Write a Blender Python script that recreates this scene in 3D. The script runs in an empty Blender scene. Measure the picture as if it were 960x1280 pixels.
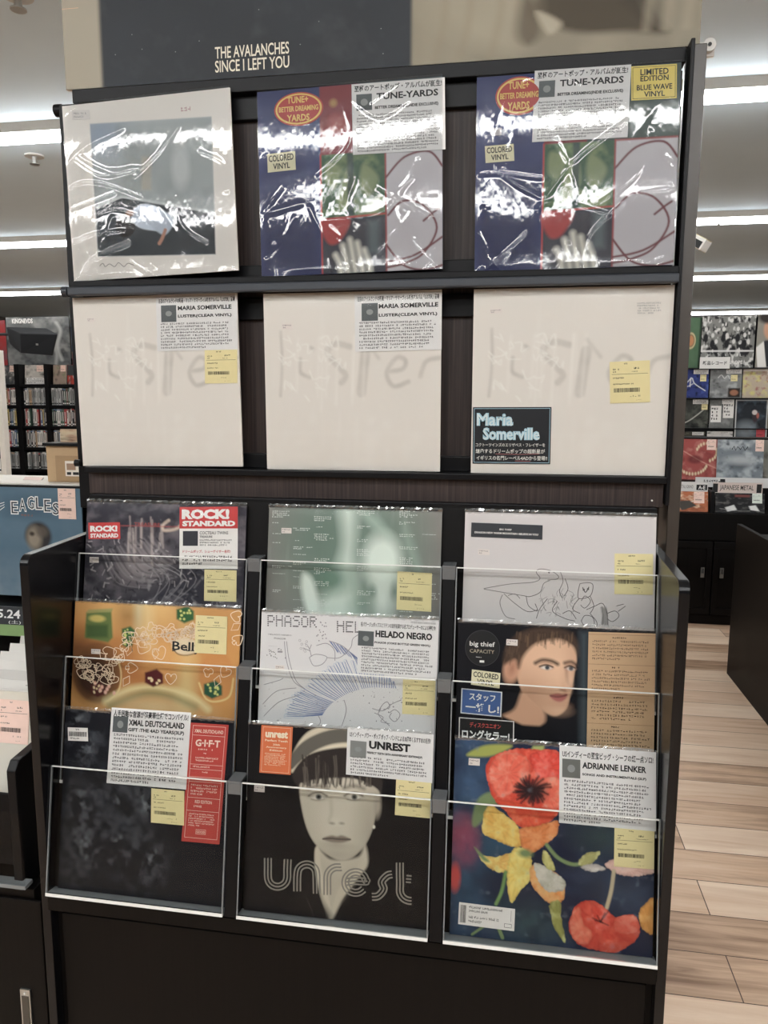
import bpy, math, random
import numpy as np
from mathutils import Matrix, Vector

# ------------------------------------------------------------------ scene, camera, exposure
SC = bpy.context.scene
COL = SC.collection
FPX = 952.2                                   # focal length in pixels of the 960x1280 frame
CAM = np.array([0.2848, -1.3398, 1.5065])
YAW, PITCH, ROLL = math.radians(9.572), math.radians(8.224), math.radians(0.171)
_cy, _sy, _cp, _sp = math.cos(YAW), math.sin(YAW), math.cos(PITCH), math.sin(PITCH)
FWD = np.array([-_sy * _cp, _cy * _cp, -_sp])
_r = np.array([_cy, _sy, 0.0]); _u = np.cross(_r, FWD)
RGT = math.cos(ROLL) * _r + math.sin(ROLL) * _u
UPV = -math.sin(ROLL) * _r + math.cos(ROLL) * _u
cd = bpy.data.cameras.new('camera'); cam = bpy.data.objects.new('camera', cd); COL.objects.link(cam)
cd.sensor_fit = 'VERTICAL'; cd.sensor_height = 24; cd.lens = FPX / 1280 * 24
cd.clip_start = 0.05; cd.clip_end = 60
cam.matrix_world = Matrix(((RGT[0], UPV[0], -FWD[0], CAM[0]), (RGT[1], UPV[1], -FWD[1], CAM[1]),
                           (RGT[2], UPV[2], -FWD[2], CAM[2]), (0, 0, 0, 1)))
SC.camera = cam
w = bpy.data.worlds.new('world'); SC.world = w; w.use_nodes = True
w.node_tree.nodes['Background'].inputs[0].default_value = (1, 0.97, 0.93, 1)
w.node_tree.nodes['Background'].inputs[1].default_value = 0.05
SC.view_settings.view_transform = 'Standard'
try: SC.view_settings.look = 'None'
except Exception: pass
SC.view_settings.exposure = 1.24
SC.view_settings.gamma = 1.0
SC.view_settings.use_curve_mapping = False
TUBE, TUBE_BACK = 13.5, 6.0                                   # radiance of the fluorescent tubes
LIGHT_ROWS = (9.3, 6.35, 4.0, 1.9, -1.62, -2.45, -4.5)
CEIL = 2.7
for k, v in (('max_bounces', 10), ('transparent_max_bounces', 24), ('diffuse_bounces', 4), ('glossy_bounces', 4),
             ('caustics_reflective', False), ('caustics_refractive', False), ('sample_clamp_indirect', 6.0)):
    try: setattr(SC.cycles, k, v)
    except Exception: pass

# ------------------------------------------------------------------ helpers
def lin(c):
    o = []
    for x in c:
        x = x / 255.0
        o.append(x / 12.92 if x <= 0.04045 else ((x + 0.055) / 1.055) ** 2.4)
    return o
GAIN = 1.2                                    # print colour -> reflectance under the shop light
def alb(c, g=None):
    l = lin(c); y = 0.25 * l[0] + 0.6 * l[1] + 0.15 * l[2]
    return [min(0.86, (v + (y - v) * 0.13) * (GAIN if g is None else g)) for v in l]
MATS = {}
def mat(c, rough=0.55, spec=0.4, metal=0.0, gain=None):
    key = (tuple(c), rough, spec, metal, gain)
    if key in MATS: return MATS[key]
    m = bpy.data.materials.new('print_%03d' % len(MATS)); m.use_nodes = True
    b = m.node_tree.nodes['Principled BSDF']
    nt = m.node_tree
    a = alb(c, gain)
    n = nt.nodes.new('ShaderNodeTexNoise'); n.inputs['Scale'].default_value = 60
    tc = nt.nodes.new('ShaderNodeTexCoord'); nt.links.new(tc.outputs['Object'], n.inputs['Vector'])
    mx = nt.nodes.new('ShaderNodeMix'); mx.data_type = 'RGBA'
    mx.inputs[6].default_value = (*[v * 0.95 for v in a], 1); mx.inputs[7].default_value = (*[min(.9, v * 1.05) for v in a], 1)
    nt.links.new(n.outputs['Fac'], mx.inputs[0]); nt.links.new(mx.outputs[2], b.inputs['Base Color'])
    b.inputs['Roughness'].default_value = rough; b.inputs['Metallic'].default_value = metal
    b.inputs['Specular IOR Level'].default_value = spec
    MATS[key] = m
    return m
def node_mat(name, build):
    m = bpy.data.materials.new(name); m.use_nodes = True
    nt = m.node_tree; build(nt, nt.nodes['Principled BSDF'], nt.nodes['Material Output'])
    return m
def L(nt, a, b): nt.links.new(a, b)
def N(nt, t, **kw):
    n = nt.nodes.new(t)
    for k, v in kw.items():
        if k in n.inputs: n.inputs[k].default_value = v
        else: setattr(n, k, v)
    return n
def ramp(nt, fac, stops):
    r = nt.nodes.new('ShaderNodeValToRGB'); e = r.color_ramp.elements
    while len(e) < len(stops): e.new(0.5)
    for el, (p, c) in zip(e, stops): el.position = p; el.color = (*c, 1)
    L(nt, fac, r.inputs[0]); return r.outputs[0]
def wood_dark(nt, b, o):
    tc = N(nt, 'ShaderNodeTexCoord'); mp = N(nt, 'ShaderNodeMapping'); mp.inputs['Scale'].default_value = (190, 60, 3.0)
    L(nt, tc.outputs['Object'], mp.inputs[0])
    n = N(nt, 'ShaderNodeTexNoise', Scale=1.0, Detail=5.0, Roughness=0.7); L(nt, mp.outputs[0], n.inputs['Vector'])
    c = ramp(nt, n.outputs['Fac'], [(0.3, lin((28, 22, 21))), (0.5, lin((50, 40, 38))), (0.72, lin((72, 60, 56)))])
    L(nt, c, b.inputs['Base Color']); b.inputs['Roughness'].default_value = 0.5; b.inputs['Specular IOR Level'].default_value = 0.35
def wood_black(nt, b, o):
    tc = N(nt, 'ShaderNodeTexCoord'); mp = N(nt, 'ShaderNodeMapping'); mp.inputs['Scale'].default_value = (150, 150, 2.5)
    L(nt, tc.outputs['Object'], mp.inputs[0])
    n = N(nt, 'ShaderNodeTexNoise', Scale=1.0, Detail=4.0, Roughness=0.7); L(nt, mp.outputs[0], n.inputs['Vector'])
    c = ramp(nt, n.outputs['Fac'], [(0.3, lin((6, 5, 5))), (0.7, lin((13, 10, 9)))])
    L(nt, c, b.inputs['Base Color']); b.inputs['Roughness'].default_value = 0.45; b.inputs['Specular IOR Level'].default_value = 0.14
def floor_wood(nt, b, o):
    tc = N(nt, 'ShaderNodeTexCoord')
    mp = N(nt, 'ShaderNodeMapping'); L(nt, tc.outputs['Object'], mp.inputs[0]); mp.inputs['Location'].default_value = (0.35, -0.013, 0)
    br = N(nt, 'ShaderNodeTexBrick', Scale=1.0); br.offset = 0.37; br.offset_frequency = 2; br.squash = 1.0
    br.inputs['Brick Width'].default_value = 1.25; br.inputs['Row Height'].default_value = 0.17
    br.inputs['Mortar Size'].default_value = 0.0016; br.inputs['Mortar Smooth'].default_value = 0.1; br.inputs['Bias'].default_value = 0.0
    br.inputs['Color1'].default_value = (0.0, 0.0, 0.0, 1); br.inputs['Color2'].default_value = (1, 1, 1, 1); br.inputs['Mortar'].default_value = (0.5, 0.5, 0.5, 1)
    L(nt, mp.outputs[0], br.inputs['Vector'])
    m2 = N(nt, 'ShaderNodeMapping'); m2.inputs['Scale'].default_value = (2.2, 26, 1); L(nt, tc.outputs['Object'], m2.inputs[0])
    n = N(nt, 'ShaderNodeTexNoise', Scale=1.0, Detail=6.0, Roughness=0.65, Distortion=0.6); L(nt, m2.outputs[0], n.inputs['Vector'])
    m3 = N(nt, 'ShaderNodeMapping'); m3.inputs['Scale'].default_value = (1.2, 5, 1); L(nt, tc.outputs['Object'], m3.inputs[0])
    n2 = N(nt, 'ShaderNodeTexNoise', Scale=1.0, Detail=3.0); L(nt, m3.outputs[0], n2.inputs['Vector'])
    a = N(nt, 'ShaderNodeMath', operation='MULTIPLY'); L(nt, br.outputs['Color'], a.inputs[0]); a.inputs[1].default_value = 0.36
    s = N(nt, 'ShaderNodeMath', operation='MULTIPLY_ADD'); L(nt, n.outputs['Fac'], s.inputs[0]); s.inputs[1].default_value = 0.5; L(nt, a.outputs[0], s.inputs[2])
    s2 = N(nt, 'ShaderNodeMath', operation='MULTIPLY_ADD'); L(nt, n2.outputs['Fac'], s2.inputs[0]); s2.inputs[1].default_value = 0.4; L(nt, s.outputs[0], s2.inputs[2])
    c = ramp(nt, s2.outputs[0], [(0.34, lin((104, 74, 54))), (0.58, lin((204, 172, 145))), (0.92, lin((236, 216, 194)))])
    mx = N(nt, 'ShaderNodeMix', data_type='RGBA'); L(nt, br.outputs['Fac'], mx.inputs[0]); L(nt, c, mx.inputs[6]); mx.inputs[7].default_value = (*lin((70, 48, 38)), 1)
    L(nt, mx.outputs[2], b.inputs['Base Color']); b.inputs['Roughness'].default_value = 0.42; b.inputs['Specular IOR Level'].default_value = 0.4
def film(nt, b, o):
    nt.nodes.remove(b)
    fr = N(nt, 'ShaderNodeFresnel', IOR=1.5)
    ml = N(nt, 'ShaderNodeMath', operation='MULTIPLY'); ml.inputs[1].default_value = 1.35; L(nt, fr.outputs[0], ml.inputs[0]); ml.use_clamp = True
    t = N(nt, 'ShaderNodeBsdfTransparent'); t.inputs[0].default_value = (0.975, 0.975, 0.97, 1)
    g = N(nt, 'ShaderNodeBsdfGlossy', Roughness=0.055)
    mx = N(nt, 'ShaderNodeMixShader'); L(nt, ml.outputs[0], mx.inputs[0]); L(nt, t.outputs[0], mx.inputs[1]); L(nt, g.outputs[0], mx.inputs[2])
    L(nt, mx.outputs[0], o.inputs[0])
def film_soft(nt, b, o):
    nt.nodes.remove(b)
    fr = N(nt, 'ShaderNodeFresnel', IOR=1.22)
    t = N(nt, 'ShaderNodeBsdfTransparent'); t.inputs[0].default_value = (0.97, 0.97, 0.965, 1)
    g = N(nt, 'ShaderNodeBsdfGlossy', Roughness=0.1)
    mx = N(nt, 'ShaderNodeMixShader'); L(nt, fr.outputs[0], mx.inputs[0]); L(nt, t.outputs[0], mx.inputs[1]); L(nt, g.outputs[0], mx.inputs[2])
    L(nt, mx.outputs[0], o.inputs[0])
def acrylic(nt, b, o):
    nt.nodes.remove(b)
    fr = N(nt, 'ShaderNodeFresnel', IOR=1.12)
    t = N(nt, 'ShaderNodeBsdfTransparent'); t.inputs[0].default_value = (0.955, 0.962, 0.96, 1)
    g = N(nt, 'ShaderNodeBsdfGlossy', Roughness=0.02)
    mx = N(nt, 'ShaderNodeMixShader'); L(nt, fr.outputs[0], mx.inputs[0]); L(nt, t.outputs[0], mx.inputs[1]); L(nt, g.outputs[0], mx.inputs[2])
    L(nt, mx.outputs[0], o.inputs[0])
def crumple(nt, b, o):
    nt.nodes.remove(b)
    t = N(nt, 'ShaderNodeBsdfTransparent'); g = N(nt, 'ShaderNodeBsdfGlossy', Roughness=0.12)
    d = N(nt, 'ShaderNodeBsdfDiffuse'); d.inputs[0].default_value = (0.75, 0.75, 0.74, 1)
    m1 = N(nt, 'ShaderNodeMixShader'); m1.inputs[0].default_value = 0.2; L(nt, g.outputs[0], m1.inputs[1]); L(nt, d.outputs[0], m1.inputs[2])
    mx = N(nt, 'ShaderNodeMixShader'); mx.inputs[0].default_value = 0.24; L(nt, t.outputs[0], mx.inputs[1]); L(nt, m1.outputs[0], mx.inputs[2])
    L(nt, mx.outputs[0], o.inputs[0])
def painted(rough, spec):
    def f(nt, b, o):
        a = N(nt, 'ShaderNodeAttribute', attribute_name='print'); L(nt, a.outputs['Color'], b.inputs['Base Color'])
        b.inputs['Roughness'].default_value = rough; b.inputs['Specular IOR Level'].default_value = spec
    return f
def emis(power):
    def f(nt, b, o):
        nt.nodes.remove(b); e = N(nt, 'ShaderNodeEmission'); e.inputs[0].default_value = (0.985, 0.99, 0.985, 1); e.inputs[1].default_value = power
        L(nt, e.outputs[0], o.inputs[0])
    return f
def ceil_mat(nt, b, o):
    tc = N(nt, 'ShaderNodeTexCoord'); n = N(nt, 'ShaderNodeTexNoise', Scale=1.4, Detail=3.0); L(nt, tc.outputs['Object'], n.inputs['Vector'])
    L(nt, ramp(nt, n.outputs['Fac'], [(0.3, (0.52, 0.62, 0.69)), (0.7, (0.58, 0.685, 0.755))]), b.inputs['Base Color']); b.inputs['Roughness'].default_value = 0.8
M_WOOD = node_mat('walnut_laminate', wood_dark); M_BWOOD = node_mat('black_oak_laminate', wood_black)
M_FLOOR = node_mat('plank_floor', floor_wood); M_FILM = node_mat('glossy_film', film); M_SOFT = node_mat('poly_sleeve', film_soft)
M_ACR = node_mat('clear_acrylic', acrylic); M_CRUMP = node_mat('crumpled_film', crumple); M_TUBE = node_mat('tube_light', emis(TUBE)); M_TUBE_BACK = node_mat('dimmer_tube_light', emis(TUBE_BACK))
M_CEIL = node_mat('ceiling_paint', ceil_mat)
M_PRINT = node_mat('printed_card', painted(0.5, 0.1)); M_PRINTG = node_mat('gloss_print', painted(0.4, 0.2))
BLACK = mat((11, 11, 14), 0.4, 0.2, gain=1); GREYRAIL = mat((44, 49, 57), 0.35, 0.45, gain=1)
PANEL = mat((12, 12, 15), 0.22, 0.32, gain=1); TAUPE = mat((60, 53, 47), 0.34, 0.5, gain=1)
EDGE = mat((226, 226, 222), 0.3, 0.5, gain=1.0); EDGE2 = mat((120, 124, 126), 0.35, 0.5, gain=1.0)  # pocket edges: light gathered in the clear acrylic is put into these pale colours
WHITE = mat((214, 211, 207)); INK = mat((30, 30, 32), gain=1)
YELLOW = mat((214, 200, 142)); PINK = mat((224, 190, 176))
METAL = mat((190, 190, 186), 0.3, 0.5, 0.9, gain=1)

class MB:
    """collects polygons with a material each and links them as ONE mesh"""
    def __init__(s): s.v = []; s.f = []; s.m = []; s.mats = []; s.sm = []
    def mi(s, m):
        if m not in s.mats: s.mats.append(m)
        return s.mats.index(m)
    def add(s, vs, fs, m, smooth=False):
        b = len(s.v); s.v += [tuple(map(float, v)) for v in vs]; i = s.mi(m)
        for f in fs: s.f.append([b + k for k in f]); s.m.append(i); s.sm.append(smooth)
    def box(s, x0, x1, y0, y1, z0, z1, m):
        v = [(x0,y0,z0),(x1,y0,z0),(x1,y1,z0),(x0,y1,z0),(x0,y0,z1),(x1,y0,z1),(x1,y1,z1),(x0,y1,z1)]
        s.add(v, [(0,3,2,1),(4,5,6,7),(0,1,5,4),(1,2,6,5),(2,3,7,6),(3,0,4,7)], m)
    def obox(s, mtx, sx, sy, sz, m):            # box centred on a matrix
        v = [mtx @ Vector((a*sx/2, b*sy/2, c*sz/2)) for c in (-1,1) for a, b in ((-1,-1),(1,-1),(1,1),(-1,1))]
        s.add(v, [(0,3,2,1),(4,5,6,7),(0,1,5,4),(1,2,6,5),(2,3,7,6),(3,0,4,7)], m)
    def prism(s, prof, x0, x1, m):              # (y, z) profile pushed along x
        n = len(prof)
        v = [(x0, y, z) for y, z in prof] + [(x1, y, z) for y, z in prof]
        s.add(v, [list(range(n)), list(range(2*n-1, n-1, -1))] + [[i, i+n, (i+1) % n + n, (i+1) % n] for i in range(n)], m)
    def tube(s, pts, r, m, seg=8, caps=True):
        pts = [Vector(p) for p in pts]; rings = []
        for i, p in enumerate(pts):
            t = (pts[min(i+1, len(pts)-1)] - pts[max(i-1, 0)]).normalized()
            a = t.orthogonal().normalized(); b = t.cross(a)
            rr = r[i] if isinstance(r, (list, tuple)) else r
            rings.append([p + rr * (math.cos(q) * a + math.sin(q) * b) for q in [2*math.pi*k/seg for k in range(seg)]])
        v = [q for g in rings for q in g]; f = []
        for i in range(len(pts)-1):
            for k in range(seg): f.append((i*seg+k, i*seg+(k+1) % seg, (i+1)*seg+(k+1) % seg, (i+1)*seg+k))
        s.add(v, f, m, True)
        if caps: s.add(rings[0], [list(range(seg))[::-1]], m); s.add(rings[-1], [list(range(seg))], m)
    def build(s, name, parent=None, bevel=0):
        me = bpy.data.meshes.new(name); me.from_pydata(s.v, [], s.f)
        for m in s.mats: me.materials.append(m)
        me.polygons.foreach_set('material_index', s.m); me.polygons.foreach_set('use_smooth', s.sm)
        me.update(); o = bpy.data.objects.new(name, me); COL.objects.link(o)
        if parent: o.parent = parent
        if bevel:
            b = o.modifiers.new('bevel', 'BEVEL'); b.width = bevel; b.segments = 2; b.limit_method = 'ANGLE'
        return o
def tag(o, label=None, cat=None, group=None, kind=None):
    if label: o['label'] = label
    if cat: o['category'] = cat
    if group: o['group'] = group
    if kind: o['kind'] = kind
    return o
def empty(name, loc=(0, 0, 0), label=None, cat=None, group=None, mtx=None):
    o = bpy.data.objects.new(name, None); COL.objects.link(o); o.empty_display_size = 0.05
    if mtx is not None: o.matrix_world = mtx
    else: o.location = loc
    return tag(o, label, cat, group)

# text becomes flat mesh letters; the curve itself is thrown away
_TX = {}
def glyphs(s, bold=0.0, res=2):
    key = (s, bold, res)
    if key not in _TX:
        c = bpy.data.curves.new('t', 'FONT'); c.body = s; c.size = 1; c.offset = bold; c.resolution_u = res; c.fill_mode = 'FRONT'
        o = bpy.data.objects.new('t', c); COL.objects.link(o); bpy.context.view_layer.update()
        e = o.evaluated_get(bpy.context.evaluated_depsgraph_get()); m = e.to_mesh()
        n = len(m.vertices); a = np.zeros(n * 3); m.vertices.foreach_get('co', a); a = a.reshape(-1, 3)[:, :2]
        f = [list(p.vertices) for p in m.polygons]; e.to_mesh_clear()
        bpy.data.objects.remove(o); bpy.data.curves.remove(c)
        if n: a = (a - a.min(0)) / np.maximum(a.max(0) - a.min(0), 1e-6)
        _TX[key] = (a, f)
    return _TX[key]

class Frame:
    """flat drawing frame on a card: u right 0..1, v down 0..1, from three corners given in (x, z) of the thing; y is the height above it"""
    def __init__(s, mb, tl, tr, bl, y, step=0.00022):
        s.mb = mb; s.o = np.array(tl, float); s.eu = np.array(tr, float) - s.o; s.ev = np.array(bl, float) - s.o; s.y = y; s.step = step
        s.W = np.linalg.norm(s.eu); s.H = np.linalg.norm(s.ev)
    def P(s, u, v, k=1):
        q = s.o + u * s.eu + v * s.ev; return (q[0], s.y - k * s.step, q[1])
    def rect(s, u0, v0, u1, v1, m, k=1):
        s.mb.add([s.P(u0, v0, k), s.P(u0, v1, k), s.P(u1, v1, k), s.P(u1, v0, k)], [(0, 1, 2, 3)], m)
    def poly(s, pts, m, k=1): s.mb.add([s.P(u, v, k) for u, v in pts][::-1], [list(range(len(pts)))], m)
    def ell(s, cu, cv, ru, rv, m, k=1, n=40):
        s.poly([(cu + ru * math.cos(2*math.pi*i/n), cv - rv * math.sin(2*math.pi*i/n)) for i in range(n)][::-1], m, k)
    def frame(s, u0, v0, u1, v1, t, m, k=1):
        tu, tv = t / s.W, t / s.H
        s.rect(u0, v0, u1, v0 + tv, m, k); s.rect(u0, v1 - tv, u1, v1, m, k); s.rect(u0, v0 + tv, u0 + tu, v1 - tv, m, k); s.rect(u1 - tu, v0 + tv, u1, v1 - tv, m, k)
    def text(s, t, u0, v0, u1, v1, m, bold=0.0, k=2, res=2):
        a, f = glyphs(t, bold, res)
        s.mb.add([s.P(u0 + x * (u1 - u0), v1 - y * (v1 - v0), k) for x, y in a], f, m)
    def stroke(s, pts, wd, m, k=1):
        q = np.array([s.o + u * s.eu + v * s.ev for u, v in pts]); n = len(q)
        if n < 2: return
        t = np.gradient(q, axis=0); t /= np.maximum(np.linalg.norm(t, axis=1, keepdims=True), 1e-9)
        nn = np.stack([-t[:, 1], t[:, 0]], 1) * wd / 2; y = s.y - k * s.step
        v = [(p[0], y, p[1]) for p in q + nn] + [(p[0], y, p[1]) for p in q - nn]
        s.mb.add(v, [(i, i+1, n+i+1, n+i) for i in range(n-1)], m)
    def para(s, u0, v0, u1, v1, lines, m, seed=0, fill=0.62, cell=None, k=1, ragged=0.1, strokes=3):
        """rows of tiny print too small to read"""
        r = random.Random(seed); lh = (v1 - v0) / lines; cw = cell or lh * 0.68 * s.H / s.W
        for i in range(lines):
            u = u0; e = u1 - r.random() * ragged * (u1 - u0) if i < lines - 1 else u0 + (u1 - u0) * (0.35 + 0.5 * r.random())
            vt = v0 + i * lh + lh * 0.12; hh = lh * fill
            while u < e - cw:
                if r.random() < 0.93:
                    for _ in range(strokes):
                        if r.random() < 0.6:
                            a = vt + r.random() * hh * 0.8; s.rect(u + cw * 0.05, a, u + cw * (0.55 + 0.35 * r.random()), a + hh * 0.22, m, k)
                        else:
                            a = u + cw * r.random() * 0.7; s.rect(a, vt, a + cw * 0.2, vt + hh, m, k)
                u += cw
    def barcode(s, u0, v0, u1, v1, m, seed=0, k=1):
        r = random.Random(seed); u = u0
        while u < u1:
            a = (0.5 + 1.2 * r.random()) * 0.0006 / s.W; s.rect(u, v0, min(u + a, u1), v1, m, k); u += a + (0.4 + r.random()) * 0.0006 / s.W

def spline(pts, closed=True, n=8):
    p = [np.array(q, float) for q in pts]; m = len(p); o = []
    rng = range(m if closed else m - 1)
    for i in rng:
        g = (lambda j: p[j % m]) if closed else (lambda j: p[min(max(j, 0), m - 1)])
        a, b, c, d = g(i-1), g(i), g(i+1), g(i+2)
        for t in np.linspace(0, 1, n, endpoint=False):
            o.append(0.5 * ((2*b) + (c-a)*t + (2*a-5*b+4*c-d)*t*t + (3*b-a-3*c+d)*t**3))
    if not closed: o.append(p[-1])
    return [tuple(q) for q in o]

class Canvas:
    """a print made of colours on a grid; coordinates u right, v down, 0..1"""
    def __init__(s, n, c, g=None, m=None):
        s.nx = n; s.ny = m or n; s.g = g; s.asp = s.ny / s.nx
        s.U, s.V = np.meshgrid(np.linspace(0, 1, s.nx), np.linspace(0, 1, s.ny)); s.a = np.empty((s.ny, s.nx, 3)); s.a[:] = alb(c, g)
        s.px = 1.0 / n; s.map = lambda u, v: (u, v)
    def M(s, pts): return [s.map(*p) for p in pts]
    def mix(s, k, c): k = np.clip(k, 0, 1)[..., None]; s.a = s.a * (1 - k) + np.array(alb(c, s.g)) * k; return s
    def noise(s, fx, fy, seed=0, oct=3):
        r = np.random.RandomState(seed); o = 0; amp = 1; tot = 0
        for _ in range(oct):
            nx, ny = int(fx) + 2, int(fy) + 2; g = r.rand(ny + 1, nx + 1)
            x, y = s.U * fx, s.V * fy; i, j = x.astype(int), y.astype(int); a, b = x - i, y - j
            a, b = a*a*(3-2*a), b*b*(3-2*b)
            o = o + amp * ((g[j, i]*(1-a) + g[j, i+1]*a)*(1-b) + (g[j+1, i]*(1-a) + g[j+1, i+1]*a)*b); tot += amp; amp *= 0.55; fx *= 2; fy *= 2
        return o / tot
    def sd(s, pts):
        pts = np.array(pts); ins = np.zeros(s.U.shape, bool); d = np.full(s.U.shape, 9.0); X, Y = s.U, s.V
        for (x0, y0), (x1, y1) in zip(pts, np.roll(pts, -1, 0)):
            c = ((y0 > Y) != (y1 > Y)) & (X < (x1-x0) * (Y-y0) / ((y1-y0) or 1e-9) + x0); ins ^= c
            dx, dy = x1-x0, y1-y0; t = np.clip(((X-x0)*dx + (Y-y0)*dy) / (dx*dx + dy*dy + 1e-12), 0, 1)
            d = np.minimum(d, (X-x0-t*dx)**2 + (Y-y0-t*dy)**2)
        d = np.sqrt(d); return np.where(ins, -d, d)
    def poly(s, pts, c, soft=None, smooth=False, op=1.0, tex=None):
        p = s.M(pts); p = spline(p) if smooth else p; w = soft or s.px
        k = np.clip(0.5 - s.sd(p) / (2*w), 0, 1) * op
        if tex is not None: k = k * tex
        return s.mix(k, c)
    def ell(s, u, v, ru, rv, c, soft=None, op=1.0, rot=0.0, tex=None):
        (a, b), (a1, b1), (a2, b2) = s.map(u, v), s.map(u + ru, v), s.map(u, v + rv); ru = math.hypot(a1-a, b1-b); rv = math.hypot(a2-a, b2-b)
        x, y = s.U - a, s.V - b; q = math.radians(rot); x, y = x*math.cos(q) + y*math.sin(q), -x*math.sin(q) + y*math.cos(q)
        d = (np.sqrt((x/ru)**2 + (y/rv)**2) - 1) * min(ru, rv); w = soft or s.px
        k = np.clip(0.5 - d/(2*w), 0, 1) * op
        if tex is not None: k = k * tex
        return s.mix(k, c)
    def line(s, pts, wd, c, soft=None, op=1.0, smooth=True, tex=None):
        p = s.M(pts)
        if smooth and len(p) > 2: p = spline(p, False, 6)
        d = np.full(s.U.shape, 9.0)
        for (x0, y0), (x1, y1) in zip(p[:-1], p[1:]):
            dx, dy = x1-x0, y1-y0; t = np.clip(((s.U-x0)*dx + (s.V-y0)*dy) / (dx*dx + dy*dy + 1e-12), 0, 1)
            d = np.minimum(d, (s.U-x0-t*dx)**2 + (s.V-y0-t*dy)**2)
        w = soft or s.px; k = np.clip(0.5 - (np.sqrt(d) - wd/2) / (2*w), 0, 1) * op
        if tex is not None: k = k * tex
        return s.mix(k, c)
    def rect(s, u0, v0, u1, v1, c, soft=None, op=1.0, tex=None): return s.poly([(u0, v0), (u1, v0), (u1, v1), (u0, v1)], c, soft, False, op, tex)

def jacket(cv, W, H, thick, edge, name, parent, extra=None, m=None, bow=0.0):
    """a printed front with a card body behind it; base centre at the origin, front at y=0 facing -y"""
    nx, ny = cv.nx, cv.ny
    X = (cv.U - 0.5) * W; Z = (1 - cv.V) * H; Y = np.zeros_like(X)
    v = np.stack([X, Y, Z], -1).reshape(-1, 3)
    idx = np.arange(nx*ny).reshape(ny, nx)
    f = np.stack([idx[:-1, :-1], idx[1:, :-1], idx[1:, 1:], idx[:-1, 1:]], -1).reshape(-1, 4)
    x, h = W/2, H
    bv = [(-x,0,0),(x,0,0),(x,thick,0),(-x,thick,0),(-x,0,h),(x,0,h),(x,thick,h),(-x,thick,h)]
    bf = [(0,3,2,1),(4,5,6,7),(1,2,6,5),(2,3,7,6),(3,0,4,7)]; b0 = nx*ny
    ev = [] if extra is None else extra.v; e0 = b0 + 8
    allv = v.tolist() + bv + list(ev)
    allf = f.tolist() + [[b0+k for k in q] for q in bf] + ([] if extra is None else [[e0+k for k in q] for q in extra.f])
    me = bpy.data.meshes.new(name); me.from_pydata(allv, [], allf)
    me.materials.append(m or M_PRINT); me.materials.append(mat(edge))
    mi = [0]*len(f) + [1]*5
    if extra is not None:
        for q in extra.mats: me.materials.append(q)
        mi += [k + 2 for k in extra.m]
    me.polygons.foreach_set('material_index', mi)
    ca = me.color_attributes.new('print', 'FLOAT_COLOR', 'POINT'); c = np.ones((len(allv), 4)); c[:b0, :3] = cv.a.reshape(-1, 3)
    ca.data.foreach_set('color', c.astype(np.float32).ravel()); me.update()
    o = bpy.data.objects.new(name, me); COL.objects.link(o)
    if parent: o.parent = parent
    return o

# ------------------------------------------------------------------ the room
def struct(o): o['kind'] = 'structure'; return o
b = MB(); b.box(-7, 7, -7.2, 10.4, -0.1, 0, M_FLOOR); struct(b.build('floor'))
b = MB(); b.box(-7, 7, -7.2, 10.4, CEIL, CEIL + 0.1, M_CEIL); struct(b.build('ceiling'))
WALL = mat((84, 82, 80), 0.8, 0.2)
for nm, bx in (('wall_back', (-7, 7, 10.4, 10.5)), ('wall_front', (-7, 7, -7.3, -7.2)), ('wall_left', (-7.1, -7, -7.3, 10.5)), ('wall_right', (7, 7.1, -7.3, 10.5))):
    b = MB(); b.box(*bx, 0, CEIL, WALL); struct(b.build(nm))

# fluorescent battens: long rows across the shop
RIM = mat((176, 174, 168), 0.5, 0.4)
ORD = {9.3: 'farthest row of ceiling tube lights, beyond the shelves at the back', 6.35: 'row of ceiling tube lights just in front of the back shelves',
       4.0: 'second row of ceiling tube lights behind the record rack', 1.9: 'nearest row of ceiling tube lights seen behind the record rack',
       -0.25: 'row of ceiling tube lights right above the record rack', -1.62: 'row of ceiling tube lights in the aisle before the rack, nearer to it',
       -2.45: 'row of ceiling tube lights in the aisle before the rack, farther from it', -4.5: 'row of ceiling tube lights near the front wall'}
for y in LIGHT_ROWS:
    t = empty('ceiling_light', (0, y, CEIL), ORD[y], 'light', 'rows of ceiling tube lights')
    b = MB(); b.prism([(-0.055, 0.0), (0.055, 0.0), (0.04, -0.035), (-0.04, -0.035)], -6.2, 6.2, RIM); b.build('housing', t)
    for i in range(8):
        x0 = -6.15 + i * 1.54
        b = MB(); b.prism([(0.034, -0.0355), (0.03, -0.062), (0.012, -0.07), (-0.012, -0.07), (-0.03, -0.062), (-0.034, -0.0355)], x0, x0 + 1.52, M_TUBE_BACK if y > 3 else M_TUBE); b.build('tube', t)

# ------------------------------------------------------------------ the record rack
LEAN = 10.02
ROWS = {1: (2.157, -0.0029, 1.7244), 2: (0.0, 0.0, 1.3837), 3: (LEAN, -0.0915, 1.0094), 4: (LEAN, -0.1518, 0.8319), 5: (LEAN, -0.2122, 0.6525)}
def tp(r, off, s):
    """(y, z) of a point in row r, off towards the viewer from the record fronts and s up the slope"""
    l, y, z = ROWS[r]; l = math.radians(l)
    return (y - off * math.cos(l) + s * math.sin(l), z + off * math.sin(l) + s * math.cos(l))
rack = empty('record_display_rack', (0.01, 0, 0), 'tall dark wood record rack with two upper ledges and nine acrylic pockets', 'display rack')
def rk(b, name, bevel=0.0015, parent=None):
    o = b.build(name, parent or rack, bevel)
    if not parent: o.location.x = -0.01
    return o
b = MB(); b.box(-0.522, 0.54, 0.046, 0.062, 1.30, 2.04, M_WOOD); rk(b, 'back_panel')
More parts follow.
